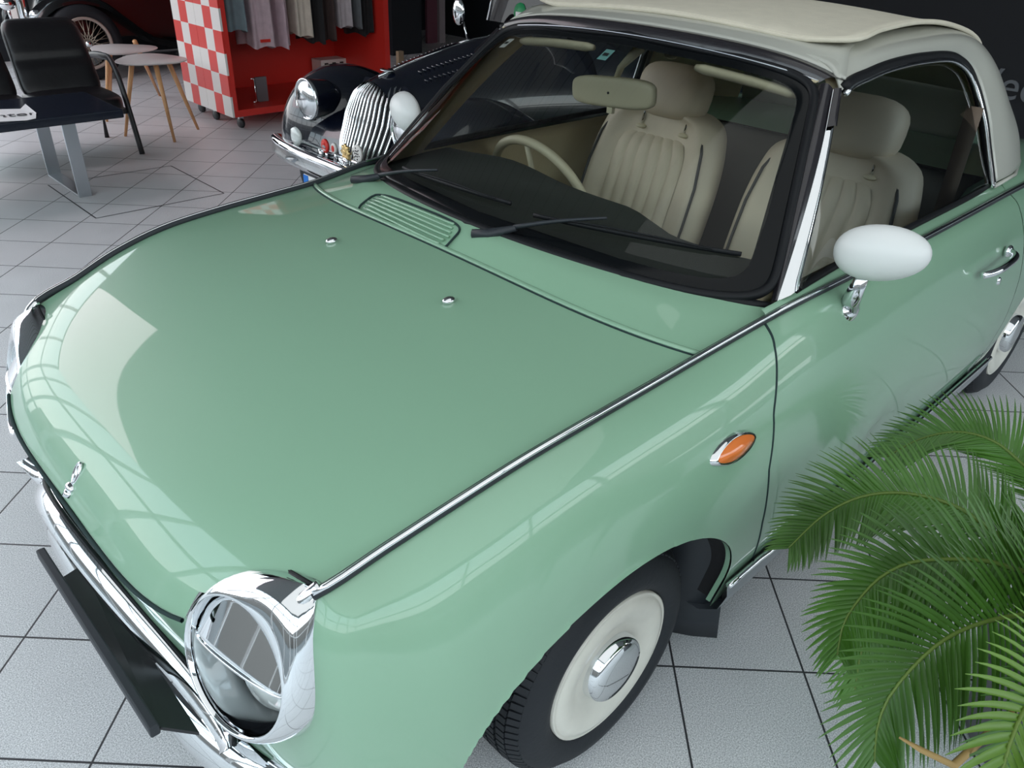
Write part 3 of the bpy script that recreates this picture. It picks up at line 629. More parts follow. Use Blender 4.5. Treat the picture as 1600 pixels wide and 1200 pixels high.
# ------------------------------------------------------------------ door furniture and mirrors
for sgn in (-1, 1):
    F = lambda p: np.array(p, float) * np.array([1, sgn, 1])
    hx = [(1.425, .806, .742), (1.46, .826, .75), (1.54, .834, .756), (1.62, .826, .758), (1.655, .802, .756)]
    hd_ = MB().tube([F(p) for p in cr(hx, 5)], [.009] + [.0105] * 19 + [.012], 10).build('door_handle', M['chrome'], [o for o in car.children if o.name.startswith('door') and 'gap' not in o.name][0 if sgn < 0 else -1])
    MB().ell(F((1.655, .797, .755)), (.022, .012, .018)).build('handle_base', M['chrome'], hd_)
    MB().lathe([(0, .008), (.010, .007), (.014, 0)], F((1.645, .800, .665)), F((0, 1, .1)), 20).build('door_lock', M['chrome'], hd_.parent)
    q = .12 * sgn; c_, s_ = math.cos(q), math.sin(q); R = [[c_, -s_, 0], [s_, c_, 0], [0, 0, 1]]
    G = []
    ml = nrm((.28, .94 * sgn, .17)); mf_ = nrm(np.array([-1, 0, 0]) + ml * ml[0]); mu_ = np.cross(mf_, ml) * (1 if np.cross(mf_, ml)[2] > 0 else -1)
    for a in np.linspace(0, PI, 21):
        t = math.cos(a)
        row = []
        for b in np.linspace(0, 2 * PI, 28, endpoint=False):
            rr_ = math.sin(a) ** .92
            row.append(np.array([.690, .787 * sgn, .983]) + ml * .092 * t + mf_ * .052 * rr_ * math.cos(b) * (1 if math.cos(b) > 0 else .55) + mu_ * .058 * rr_ * math.sin(b) * (1 - .08 * t))
        G.append(row)
    mh = MB().grid(G, closev=True).build('side_mirror', M['mirror_white'], car)
    MB().tube([F((.688, .765, .930)), F((.700, .752, .875)), F((.712, .742, .835))], [.013, .018, .022], 14, up=(1, 0, 0)).build('mirror_stem', M['reflector'], mh)
    MB().ell(F((.717, .742, .828)), (.036, .022, .030), n=18).build('mirror_foot', M['chrome'], mh)
# wipers
def wiper(piv, bend, tip, uL, vL, uR, vR, m0):
    pv = np.array(piv)
    a = gp(*tip, .020)
    o = MB().tube([pv + np.array([-.01, .015 * m0, 0]), pv + np.array([.012, -.02, .004]), pv * .7 + a * .3 + np.array([0, 0, .004])], [.013, .016, .009], 8, flat=.8).build('wiper', M['plastic'], car)
    MB().tube([pv + (a - pv) * t + np.array([0, 0, .008 * math.sin(PI * t)]) for t in np.linspace(.28, 1, 8)], [.006 - .003 * t for t in np.linspace(0, 1, 8)], 6).build('wiper_arm', M['plastic'], o)
    bl = [gp(uL + (uR - uL) * t, vL + (vR - vL) * t, .009) for t in np.linspace(0, 1, 20)]
    MB().tube(bl, .0028, 6, flat=2.0).build('wiper_blade', M['rubber'], o)
    MB().tube([b + np.array([-.006, 0, .010 * math.sin(PI * k / 19)]) for k, b in enumerate(bl)][2:18], .0018, 6).build('wiper_bridge', M['rubber'], o)
wiper((.242, -.066, .915), None, (-.505, .15), -.24, .092, -.91, .154, 1)
wiper((.294, .497, .897), None, (.307, .117), .56, .072, -.125, .106, 1)

# ------------------------------------------------------------------ interior
MB().box((1.3, 0, .24), (1.9, 1.3, .04)).build('cabin_floor', M['carpet'], car, smooth=False)
dsh = []
for u in np.linspace(-1, 1, 25):
    b = gp(u * .97, .03) + np.array([.01, 0, -.012]); xe = .755 - .09 * (1 if u < -.2 else 0) * min(1, (-u - .2) * 3) if u < -.2 else .755 + .02 * math.exp(-((u - .55) / .25) ** 2)
    y = .60 * u; dsh.append([b, (b[0] * .5 + .40, y, .905), (xe - .03, y, .895 + .018 * math.exp(-((u - .6) / .3) ** 2)), (xe, y, .87 + .01 * math.exp(-((u - .6) / .3) ** 2)), (xe - .01, y, .72), (xe - .12, y, .58)])
MB().grid(net(dsh, 1, 4)).build('dashboard', M['dash'], car)
MB().grid([[(.74, y, .80), (.745, y, .70), (.70, y, .60)] for y in np.linspace(-.6, .6, 9)]).build('dashboard_panel', M['cream'], car, solid=.01)
# steering wheel
sc_ = np.array([.965, .430, .748]); sn = nrm((.90, 0, .42)); s1 = np.array([0, 1, 0]); s2 = np.cross(sn, s1); s2 = s2 if s2[2] > 0 else -s2
sw = MB().tube([sc_ + .205 * (math.cos(q) * s1 + math.sin(q) * s2) for q in np.linspace(0, 2 * PI, 64, endpoint=False)], .0150, 10, closed=True, up=sn).build('steering_wheel', M['cream'], car)
hb = MB().lathe([(.045, -.03), (.045, .0), (.02, .012), (0, .012)], sc_ - sn * .02, sn, 24)
for q in (PI * .5 + 2.1, PI * .5 - 2.1, PI * 0.5): hb.tube([sc_ - sn * .02, sc_ + .19 * (math.cos(q) * s1 + math.sin(q) * s2)], .009, 8)
hb.build('steering_hub', M['cream'], sw)
MB().tube([sc_ - sn * .04, sc_ - sn * .28], .03, 12).build('steering_column', M['dash'], sw)
# seats
def seat(y0, x0=0.):
    P = lambda x, y, z: (x + x0, y0 + y, z)
    def back(yh, z, fr=1):   # front face x for a height
        return 1.24 + (z - .50) * .36
    zs = np.array([.46, .55, .68, .80, .90, .965, .995]); wd = [.255, .262, .265, .262, .245, .215, .15]
    G = []
    for z, hw in zip(zs, wd):
        row = []
        for a in np.linspace(0, 2 * PI, 40, endpoint=False):
            ca, sa = math.cos(a), math.sin(a); yy = hw * np.sign(sa) * abs(sa) ** .8
            bol = .035 * math.exp(-((abs(yy) - hw * .80) / .05) ** 2) if ca < 0 else 0
            xx = back(yy, z) + (.055 if ca > 0 else .045) * np.sign(ca) * abs(ca) ** .5 - bol
            row.append(P(xx, yy, z))
        G.append(row)
    G.append([P(back(0, 1.0), 0, 1.002)] * 40)
    st = MB().grid(net(np.array(G), 4, 1), closev=True).build('seat', M['leather'], car)
    # ribbed centre panel
    pn = []
    for z in np.linspace(.50, .905, 14):
        hw = .145 - .03 * max(0, (z - .84) / .08) ** 2
        pn.append([P(back(0, z) - .052 - .010 * abs(math.sin(PI * 6 * (k / 48))) ** .55, -hw + 2 * hw * k / 48, z) for k in range(49)])
    pn.append([P(back(0, .925) - .035, -.10 + .2 * k / 48, .925) for k in range(49)])
    MB().grid(pn).build('seat_panel', M['leather'], st)
    for s in (-1, 1):
        MB().tube([P(back(0, z) - .070 + .03 * max(0, (z - .9) / .13), s * (hw - .035), z) for z, hw in zip(zs[:-1], wd)], .005, 6).build('seat_piping', M['piping'], st)
        pr = MB().tube([P(back(0, .95) - .052, -.02 + s * .088, .935), P(back(0, 1.0) - .030, -.02 + s * .088, 1.06)], .0055, 8).build('headrest_post', M['chrome'], st)
        MB().ell(P(back(0, .95) - .052, -.02 + s * .088, .937), (.016, .020, .008)).build('post_collar', M['cream'], pr)
    Rh = [[math.cos(.3), 0, math.sin(.3)], [0, 1, 0], [-math.sin(.3), 0, math.cos(.3)]]
    MB().ell(P(1.405, -.012, 1.055), (.062, .135, .088), R=Rh, n=28, p=.62).build('headrest', M['leather'], st)
    MB().ell(P(1.12, 0, .44), (.27, .25, .09), n=28, p=.6).build('seat_cushion', M['leather'], st)
    return st
seat(.275); seat(-.345, .04)
# inner trim: door cards, sills, far rear side, headlining, visors, mirror
for sgn in (-1, 1):
    MB().grid([[(x, .655 * sgn, .892), (x, .64 * sgn, .86), (x, .665 * sgn, .70), (x, .68 * sgn, .30)] for x in np.linspace(.56, 1.72, 12)]).build('door_card', M['trimb'], car, solid=.006)
    MB().grid([[(x, .655 * sgn, .89), (x, .655 * sgn, .50)] for x in (1.72, 2.15)]).build('rear_trim', M['trimb'], car, solid=.006)
    MB().grid([[gp(sgn * .965, v, -.012), gp(sgn * .965, v, -.012) + np.array([.05, -.004 * sgn, -.01]), gp(sgn * .965, v, -.012) + np.array([.11, .010 * sgn, -.01])] for v in np.linspace(.0, .98, 10)]).build('pillar_trim', M['trimb'], car, solid=.004)
MB().grid([[(x, y, z - .05 * y * y) for y in np.linspace(-.50, .50, 9)] for x, z in ((.83, 1.268), (1.1, 1.298), (1.5, 1.30), (1.85, 1.25), (2.05, 1.11))]).build('headlining', M['trimb'], car, solid=.004)
MB().grid([[(x, y, z) for y in (-.6, 0, .6)] for x, z in ((1.62, .45), (1.68, .82), (1.78, .88), (2.15, .89))]).build('rear_seat_back', M['leather_shade'], car, solid=.02)
MB().box((2.0, 0, .885), (.34, 1.2, .02)).build('parcel_shelf', M['carpet'], car, smooth=False)
for sgn in (-1, 1):
    vz = [gp(u * sgn, .95, -.022) for u in ((.20, .5, .80) if sgn > 0 else (.42, .68, .92))]
    MB().tube(cr(vz, 6), [.008] + [.013] * 11 + [.007], 10, flat=.9).build('sun_visor', M['cream'], car)
MB().ell((.880, -.075, 1.252), (.012, .02, .010)).build('visor_clip', M['cream'], car)
mc = np.array([.880, .102, 1.133]); md = nrm(np.array([0, -.305, .024])); Rm = np.array([nrm(np.cross(md, (0, 0, 1))), md, nrm(np.cross(nrm(np.cross(md, (0, 0, 1))), md))]).T
im = MB().ell(mc, (.02, .145, .040), R=Rm, n=36, p=.5).build('interior_mirror', M['cream'], car)
MB().tube([(.885, .10, 1.165), (.883, .085, 1.20), (.870, .02, 1.255)], [.010, .012, .02], 10, flat=.6).build('mirror_bracket', M['cream'], im)
MB().box((.875, .10, 1.086), (.014, .02, .018)).build('dipping_lever', M['cream'], im, bevel=.002)
MB().ell(mc + np.array([-.021, .0, 0]), (.003, .0035, .0035)).build('mirror_screw', M['ink'], im)
# seat belts
MB().grid([[(1.62 - .0 * t, sgn_ + w_, 1.13 - t * .50) for w_ in (0, .045)] for t in np.linspace(0, 1, 8) for sgn_ in (-.62,)]).build('seat_belt', mat('belt_webbing', (.16, .12, .09), .7), car, solid=.003)

# ------------------------------------------------------------------ points of the place seen along a line of sight
def sight(px, py): return CW + CR * (px - 800) / 1239.18 - CU * (py - 600) / 1239.18
def at(px, py, d): return CAM + sight(px, py) * d
def on(px, py, ax, val): d = sight(px, py); return CAM + d * (val - CAM[ax]) / d[ax]

# thin dark inlay lines in the floor
inl = [on(*p, 2, .001) for p in ((123, 281), (75, 289), (150, 341), (350, 302), (267, 259))]
mb = MB()
for a, b in zip(inl[1:], inl[2:] + inl[:1]):
    d = nrm(b - a); s = np.array([-d[1], d[0], 0]) * .004; mb.add([a - s, b - s, b + s, a + s], [(0, 1, 2, 3)])
struct(mb.build('trim_1', M['plastic'], smooth=False))
# ------------------------------------------------------------------ coffee table with a paper
t = thing('coffee_table', 'low black table with flat chrome loop legs, in front of the black sofa', 'table', (.05, 4.0, 0))
MB().box((.05, 4.0, .445), (1.50, .62, .05)).build('table_top', M['glassblack'], t, bevel=.008)
for x in (.49, -.45):
    lg = MB()
    for y in (3.71, 4.24): lg.box((x, y, .21), (.075, .014, .42))
    lg.box((x, 3.975, .007), (.075, .53, .014)); lg.build('leg_frame', M['chrome_dull'], t, smooth=False, bevel=.002)
pq = [on(*p, 2, .4725) for p in ((-60, 172), (32, 170), (40, 164), (57, 178), (56, 185), (42, 188), (-60, 193))]
pp = MB().add([p + np.array([0, 0, .006 if i in (2, 3) else 0]) for i, p in enumerate(pq)], [tuple(range(7))])
po = tag(pp.build('paper_sheet', M['paper'], smooth=False, solid=.001), 'white printed sheet of paper lying on the black coffee table', 'paper')
a, b = on(-9, 184, 2, .476), on(44, 180, 2, .476); ux = nrm(b - a); uy = np.cross((0, 0, 1), ux)
text('lettering', 'nter', .125, Matrix([[ux[i], uy[i], (0, 0, 1)[i], a[i]] for i in range(3)] + [[0, 0, 0, 1]]), M['ink'], po, .0006)
# ------------------------------------------------------------------ sofa
t = thing('leather_sofa', 'black leather sofa with padded back cushions and a black metal frame', 'sofa', (.56, 4.75, 0))
for x in (.82, .29):
    G = []
    for k, v in enumerate(np.linspace(0, 1, 22)):
        z = .36 + .46 * v; y = 4.80 + .22 * v; hw = .255 - .02 * v; ro = 1 - .35 * abs(2 * v - 1) ** 8; pinch = 1 - .28 * math.exp(-((v - .5) / .05) ** 2)
        G.append([(x + hw * ro ** .5 * np.sign(math.cos(q)) * abs(math.cos(q)) ** .35 * (1 if math.cos(q) else 0), y + .060 * pinch * ro * np.sign(math.sin(q)) * abs(math.sin(q)) ** .6, z) for q in np.linspace(0, 2 * PI, 40, endpoint=False)])
    c = MB().grid(G, closev=True); c.f.append(tuple(range(40))[::-1]); c.f.append(tuple(range(21 * 40, 22 * 40))); c.build('back_cushion', M['bleather'], t)
    MB().ell((x, 4.66, .345), (.26, .30, .07), n=36, p=.45).build('seat_cushion', M['bleather'], t)
for x in (1.12, -.02):
    MB().tube(cr([(x, 5.13, .545), (x, 5.0, .575), (x, 4.80, .592), (x, 4.68, .585), (x, 4.60, .50), (x, 4.53, .33), (x, 4.43, .0)], 5), .018, 8, flat=1.3).build('arm', M['casterm'], t)
    MB().tube([(x - .02, 5.02, .0), (x - .02, 4.99, .36), (x - .02, 5.12, .56)], .017, 8).build('leg', M['casterm'], t)
MB().box((.55, 4.74, .275), (1.14, .46, .03)).build('frame', M['casterm'], t, bevel=.004)
# ------------------------------------------------------------------ two side tables
def side_table(c, z, feet, lab, rot):
    t = thing('side_table', lab, 'table', (c[0], c[1], 0), 'small side tables by the checkered cabinet')
    def outl(r): return [(c[0] + r * (1 + .10 * math.cos(3 * (q - rot))) * math.cos(q), c[1] + r * (1 + .10 * math.cos(3 * (q - rot))) * math.sin(q)) for q in np.linspace(0, 2 * PI, 60, endpoint=False)]
    G = [[(x, y, zz) for x, y in outl(r)] for r, zz in ((.001, z - .012), (.21, z - .012), (.233, z - .004), (.235, z), (.232, z + .003), (.001, z + .003))]
    MB().grid(G, closev=True).build('table_top', M['tabletop'], t)
    for f in feet:
        top = np.array([c[0] * .55 + f[0] * .45, c[1] * .55 + f[1] * .45, z - .008]); f = np.array([f[0], f[1], 0.0])
        MB().tube([top, f], [.019, .010], 12).build('leg', M['wood'], t)
side_table((1.45, 4.84), .54, ((1.432, 4.612), (1.735, 4.874), (1.216, 4.974)), 'pale triangular side table with beech legs, the nearer one', PI / 2 - .2)
cB = on(190, 76, 2, .54)
side_table((cB[0], cB[1]), .54, (on(167, 190, 2, 0)[:2], on(250, 150, 2, 0)[:2], on(185, 180, 2, 0)[:2] + np.array([-.02, .12])), 'pale triangular side table with beech legs, the farther one beside the sofa', PI / 2 + .3)
# ------------------------------------------------------------------ checkered cabinet
X0, X1, Y0, Y1, Z0, Z1 = 1.935, 3.44, 4.665, 5.48, .10, 2.1
t = thing('display_cabinet', 'red open clothes cabinet on casters with a red and white checkered side', 'cabinet', ((X0 + X1) / 2, (Y0 + Y1) / 2, 0))
for h in (0, 1):
    v = []; f = []; fm = []
    y0 = Y0 + h * (Y1 - Y0) / 2 + (.0015 if h else 0); y1 = Y0 + (h + 1) * (Y1 - Y0) / 2 - (0 if h else .0015)
    nr = 13; sh = (Z1 - Z0) / nr
    for c in range(3):
        for r in range(nr):
            a, b = y0 + (y1 - y0) * c / 3, y0 + (y1 - y0) * (c + 1) / 3; n = len(v)
            v += [(X0, a, Z0 + r * sh), (X0, b, Z0 + r * sh), (X0, b, Z0 + (r + 1) * sh), (X0, a, Z0 + (r + 1) * sh)]; f.append((n, n + 3, n + 2, n + 1)); fm.append(int((c % 2 == 1) ^ (r % 2 == 1)))
    o = link('side_panel', v, f, None, t, False, [M['whitel'], M['red']], fm)
    q = o.modifiers.new('s', 'SOLIDIFY'); q.thickness = .016; q.offset = -1
MB().box((X0 + .034, (Y0 + Y1) / 2, (Z0 + Z1) / 2), (.034, Y1 - Y0, Z1 - Z0)).build('side_wall', M['red'], t, smooth=False)
MB().box((X1 - .025, (Y0 + Y1) / 2, (Z0 + Z1) / 2), (.05, Y1 - Y0, Z1 - Z0)).build('side_wall', M['red'], t, smooth=False)
MB().box(((X0 + X1) / 2, Y1 - .01, (Z0 + Z1) / 2), (X1 - X0 - .06, .02, Z1 - Z0)).build('back_panel', M['red'], t, smooth=False)
MB().box(((X0 + X1) / 2 + .02, (Y0 + Y1) / 2, Z0 + .025), (X1 - X0 - .06, Y1 - Y0, .05)).build('bottom_board', M['red'], t, smooth=False)
MB().box(((X0 + X1) / 2 + .02, (Y0 + Y1) / 2, Z1 - .025), (X1 - X0 - .06, Y1 - Y0, .05)).build('top_board', M['red'], t, smooth=False)
MB().tube([(X0 + .05, 4.98, 1.80), (X1 - .05, 4.98, 1.80)], .014, 10).build('clothes_rail', M['chrome'], t)
for x, y in ((2.03, 4.74), (2.0, 5.10), (2.03, 5.42), (3.36, 4.74), (3.36, 5.42)):
    cw = MB().lathe([(0, -.014), (.034, -.014), (.038, -.008), (.038, .008), (.034, .014), (0, .014)], (x, y, .038), (1, .15, 0), 20)
    co = cw.build('caster', M['casterm'], t); MB().box((x + .004, y, .084), (.04, .026, .032)).build('caster_fork', M['chrome_dull'], co, bevel=.003)
# things in the cabinet
p = on(402, 166, 1, 4.84); hh = 4.84
h_ = MB(); h_.tube([(p[0], 4.84, .155), (p[0], 4.84, .335)], .006, 8); h_.tube([(p[0] - .03, 4.84, .335), (p[0] + .01, 4.84, .335)], .005, 8); h_.tube([(p[0] - .03, 4.84, .158), (p[0] + .02, 4.84, .158)], .005, 8)
r_ = thing('metal_display_stand', 'small chrome stand with a grey plate on the cabinet floor', 'stand', (p[0], 4.84, .15)); h_.build('chrome_rod', M['chrome'], r_)
MB().box((p[0] + .065, 4.86, .245), (.10, .02, .19)).build('grey_plate', mat('grey_plate', (.16, .14, .15), .4), r_, bevel=.004)
wb = thing('white_box', 'white box with dark slots at the back of the red cabinet', 'box', (3.30, 5.36, .15))
MB().box((3.26, 5.36, .245), (.27, .16, .19)).build('box_body', M['whitel'], wb, smooth=False, bevel=.003)
for k in range(3): MB().box((3.18 + .08 * k, 5.278, .285), (.038, .006, .06)).build('slot', M['black'], wb, bevel=.002)
def garment(x0, x1, zb, slope, c, lab, nm='shirt', tagm=None, y=4.98):
    cx, hw = (x0 + x1) / 2, (x1 - x0) / 2; G = []; ph = random.random() * 6
    for v in np.linspace(0, 1, 16):
        row = []
        for q in np.linspace(0, 2 * PI, 56, endpoint=False):
            wv = 1 + .16 * (1 - v) * math.sin(5 * q + ph) + .07 * math.sin(11 * q + ph * 2)
            xx = cx + .86 * hw * wv * np.sign(math.cos(q)) * abs(math.cos(q)) ** .7 * (1 - .5 * v ** 6); dy = .20 * wv * math.sin(q) * (1 - .25 * v ** 4)
            row.append((xx, y + dy, zb + (1.79 - zb) * v + slope * (xx - cx) * (1 - v) + .012 * math.sin(4 * q + ph) * (1 - v)))
        G.append(row)
    m_ = mat(nm + '_cloth', c, .85, noise=.10, nscale=18, sheen=.2); o = MB().grid(G, closev=True).build(nm, m_)
    tag(o, lab, 'clothing', 'clothes hanging in the red cabinet')
    if tagm: MB().box((cx - hw * .1, y - .208, zb + .055), (.085, .006, .022)).build('red_label', M['red'], o, smooth=False)
garment(2.07, 2.235, .69, -.1, (.20, .27, .30), 'grey blue shirt hanging at the checkered end of the cabinet')
garment(2.24, 2.455, .56, -.05, (.56, .42, .46), 'pale pink shirt with a red label near its hem', tagm=True)
garment(2.46, 2.60, .545, 0, (.55, .40, .45), 'plain pink shirt hanging between the red-labelled one and the cream one')
garment(2.62, 2.80, .62, -.25, (.62, .54, .46), 'cream shirt in the middle of the clothes rail')
garment(2.82, 2.89, .56, 0, (.012, .012, .014), 'narrow black garment beside the cream shirt')
garment(2.90, 3.0, .575, 0, (.05, .028, .025), 'dark brown jacket beside the narrow black garment', 'jacket')
garment(3.01, 3.18, .67, -.1, (.50, .44, .46), 'pinkish white shirt hanging right of the brown jacket')
garment(3.19, 3.25, .655, 0, (.12, .13, .14), 'grey garment beside the black jacket')
garment(3.26, 3.38, .60, .2, (.01, .01, .012), 'black jacket at the right end of the clothes rail', 'jacket')

# ------------------------------------------------------------------ the navy vintage roadster beside the green car
v = thing('vintage_roadster', 'dark navy vintage roadster with chrome slatted grille and club badges', 'car', (2.6, 1.92, 0)); YC = 1.92
hb_ = []
for x, hw, zt, zb in ((1.335, .185, .842, .50), (1.40, .20, .862, .48), (1.6, .235, .915, .46), (1.974, .30, .983, .45), (2.3, .36, 1.005, .44), (2.55, .42, 1.01, .44)):
    hb_.append([(x + (.0), YC + hw * math.cos(q) * (1.0 + .10 * (1 - math.sin(q))), zb + (zt - zb) * (math.sin(q) ** .62 if math.sin(q) > 0 else 0)) for q in np.linspace(0, PI, 33)])
bon = MB().grid(net(hb_, 8, 1)).build('bonnet', M['navy'], v)
for s in (-1, 1):
    for row in (0, 1):
        lv = MB()
        for k in range(16):
            x = 1.55 + k * .026 + .0; hw = np.interp(x, [1.4, 1.6, 1.974, 2.3], [.20, .235, .30, .36]); zt = np.interp(x, [1.4, 1.6, 1.974, 2.3], [.862, .915, .983, 1.005])
            q = PI / 2 - s * (.42 + .22 * row); z = .46 + (zt - .46) * math.sin(q) ** .62
            lv.ell((x, YC + hw * math.cos(q) * (1 + .1 * (1 - math.sin(q))), z + .002), (.006, .022, .006), n=8)
        lo = lv.build('louvres', M['navy'], bon)
MB().tube([(x, YC, z + .003) for x, z in ((1.38, .857), (1.6, .915), (1.974, .983), (2.3, 1.005))], .004, 6).build('bonnet_hinge', M['chrome'], bon)
MB().ell((1.43, YC + .0, .885), (.03, .045, .006)).build('bonnet_badge', M['chrome'], bon)
# grille: shell and curved vertical bars
def gr(u, w_):       # u across -1..1, w_ 0 bottom .. 1 top
    hw = np.interp(w_, [0, .3, .6, .85, 1], [.155, .185, .20, .175, .10]); x = np.interp(w_, [0, .3, .6, .8, .92, 1], [1.175, 1.215, 1.265, 1.30, 1.34, 1.39]) + .05 * u * u
    z = np.interp(w_, [0, .5, .8, .92, 1], [.44, .64, .775, .825, .85]) - .02 * u * u * w_
    return np.array([x, YC + hw * u, z])
MB().grid([[gr(u, w_) + np.array([.012, 0, 0]) for w_ in np.linspace(0, 1, 14)] for u in np.linspace(-1, 1, 15)]).build('grille_back', M['black'], v)
MB().grid([[gr(s * 1.0, w_) + np.array([0, 0, 0]) if k == 0 else np.array([1.42, YC + s * np.interp(w_, [0, .5, 1], [.20, .235, .17]), gr(1, w_)[2]]) for w_ in np.linspace(0, 1, 10)] for s in (1,) for k in (0, 1)]).build('grille_cowl', M['navy'], v)
MB().grid([[gr(-1, w_) if k == 0 else np.array([1.42, YC - np.interp(w_, [0, .5, 1], [.20, .235, .17]), gr(1, w_)[2]]) for w_ in np.linspace(0, 1, 10)] for k in (0, 1)]).build('grille_cowl', M['navy'], v)
for k in range(15):
    u = -1 + 2 * k / 14; MB().tube([gr(u, w_) for w_ in np.linspace(0, 1, 18)], .0055, 6).build('grille_bar', M['chrome'], v)
# wings
for s in (-1, 1):
    path = [(1.16, .40), (1.165, .52), (1.20, .64), (1.29, .755), (1.42, .82), (1.55, .825), (1.70, .785), (1.88, .69), (2.08, .57), (2.30, .46), (2.7, .34), (3.1, .30)]
    G = []
    for i, (x, z) in enumerate(path):
        a = np.array(path[max(i - 1, 0)]); b = np.array(path[min(i + 1, len(path) - 1)]); tn = (b - a) / np.linalg.norm(b - a); nx, nz = -tn[1], tn[0]
        G.append([(x - nx * d if False else x + nx * (-d), YC + s * y, z - abs(nz) * 0 + nz * (-d)) for y, d in ((.30, .16), (.34, .10), (.40, .035), (.48, .0), (.56, -.004), (.64, .03), (.685, .09), (.695, .20))])
    wing = MB().grid(net(np.array(G), 3, 4)).build('front_wing', M['navy'], v)
    # apron between wing and grille
    ap = [[(1.22, YC + s * .17, .46), (1.20, YC + s * .30, .45), (1.17, YC + s * .40, .42)], [(1.30, YC + s * .20, .60), (1.27, YC + s * .31, .58), (1.22, YC + s * .38, .56)], [(1.45, YC + s * .235, .70), (1.42, YC + s * .33, .67), (1.40, YC + s * .40, .72)], [(2.0, YC + s * .32, .66), (2.0, YC + s * .38, .62), (2.0, YC + s * .45, .62)]]
    MB().grid(net(ap, 5, 4)).build('apron', M['navy'], v)
    hc = np.array([1.235, YC + s * .405, .706]); hn = (-1, 0, .03)
    hl = MB().lathe([(.098, .0), (.102, .012), (.099, .022), (.092, .022), (.090, .012)], hc, hn, 40).build('headlamp', M['chrome'], v)
    MB().lathe([(.099, .002), (.09, -.10), (.05, -.17), (0, -.20)], hc, hn, 32).build('lamp_pod', M['navy'], hl)
    MB().lathe([(.092, .012), (.07, .030), (.035, .038), (0, .040)], hc, hn, 32).build('lamp_glass', M['reflector'], hl)
    fc = np.array([1.19, YC + s * .475, .515]); fo = MB().lathe([(0, -.03), (.04, -.02), (.052, .0), (.052, .014), (.04, .024), (0, .03)], fc, (-1, 0, .05), 28).build('spot_lamp', M['lens'], v)
    MB().tube([fc + (0, 0, -.05), fc + (.02, 0, -.14)], .008, 8).build('lamp_post', M['chrome'], fo)
    # wheel inside the wing
    wc = np.array([1.55, YC + s * .50, .32]); MB().lathe([(.20, -.07), (.25, -.085), (.31, -.075), (.32, -.04), (.32, .04), (.31, .075), (.25, .085), (.20, .07)], wc, (0, 1, 0), 40).build('wheel', M['tyre'], v)
bp = MB(); pr = [(-.0, .055), (-.022, .045), (-.028, .02), (-.020, .0), (-.028, -.02), (-.022, -.045), (0, -.055)]
bp.grid([[(1.125 + dx + .06 * abs(u) ** 4, YC + .70 * u, .435 + dz) for dx, dz in pr] + [(1.16 + .06 * abs(u) ** 4, YC + .70 * u, .39), (1.16 + .06 * abs(u) ** 4, YC + .70 * u, .48)] for u in np.linspace(-1, 1, 33)], closev=True)
bb = bp.build('front_bumper', M['chrome'], v); bb.data.flip_normals() if False else None
MB().tube([(1.185, YC - .42, .50), (1.185, YC + .42, .50)], .009, 8).build('badge_bar', M['chrome'], v)
for y in (-.25, .25): MB().box((1.19, YC + y, .47), (.03, .02, .06)).build('bumper_bracket', M['chrome'], v)
def badge(px, py, r, m1, inner, nm, lab, pet=0):
    c = on(px, py, 0, 1.172); n_ = (-1, 0, .05)
    pts = [(r * (1 + (.16 * math.cos(pet * q) if pet else 0)) * math.cos(q), r * 1.12 * (1 + (.16 * math.cos(pet * q) if pet else 0)) * math.sin(q)) for q in np.linspace(0, 2 * PI, 64, endpoint=False)]
    b_ = MB(); b_.grid([[(c[0] + dx, c[1] + y * k, c[2] + z * k) for y, z in pts] for dx, k in ((.006, 0.01), (.006, 1), (-.004, 1), (-.007, .8), (-.007, .01))], closev=True)
    o = b_.build('club_badge', m1, v); o['label'] = lab
    MB().box((c[0] + .002, c[1], c[2] - r * 1.2 - .012), (.006, .022, .04)).build('badge_clip', M['chrome'], o)
    for (y, z, ry, rz, m_) in inner: MB().ell((c[0] - .008, c[1] + y, c[2] + z), (.003, ry, rz), n=12).build('emblem', m_, o)
gold = mat('gold_badge', (.75, .55, .25), .3, metal=1); wh = M['whitel']; rd = M['red']; bk = M['black']
badge(508, 228, .030, rd, [(0, -.003, .016, .008, mat('badge_grey', (.35, .3, .32), .5)), (0, -.018, .014, .004, wh), (.0, .014, .012, .006, rd)], 'a', 'round red enamel badge')
badge(522, 232, .023, wh, [(0, 0, .013, .016, rd), (0, -.002, .005, .009, bk)], 'b', 'small white and red badge')
badge(540, 238, .032, gold, [(0, .0, .012, .012, gold), (0, -.038, .024, .014, M['chrome'])], 'c', 'gold sunburst badge', 8)
badge(559, 240, .036, wh, [(.012 * math.cos(q), .014 * math.sin(q), .0035, .004, bk) for q in np.linspace(0, 2 * PI, 7)[:-1]] + [(.022 * math.cos(q), .026 * math.sin(q), .003, .0035, bk) for q in np.linspace(.3, 2 * PI + .3, 7)[:-1]] + [(0, 0, .004, .004, bk)], 'd', 'round white badge with dark dots')
pl = MB().box((1.085, YC, .335), (.006, .52, .11)).build('number_plate', M['paper'], v, smooth=False, bevel=.002)
M['eu'] = mat('plate_blue', (.01, .19, .68), .4); MB().box((1.081, YC + .238, .335), (.003, .042, .106)).build('blue_band', M['eu'], pl, smooth=False)
MB().box((1.09, YC, .335), (.006, .54, .13)).build('plate_frame', M['plastic'], pl, smooth=False)
text('plate_letter', 'N', .105, Matrix([[0, 0, -1, 1.0805], [-1, 0, 0, YC + .20], [0, 1, 0, .30], [0, 0, 0, 1]]), M['ink'], pl)
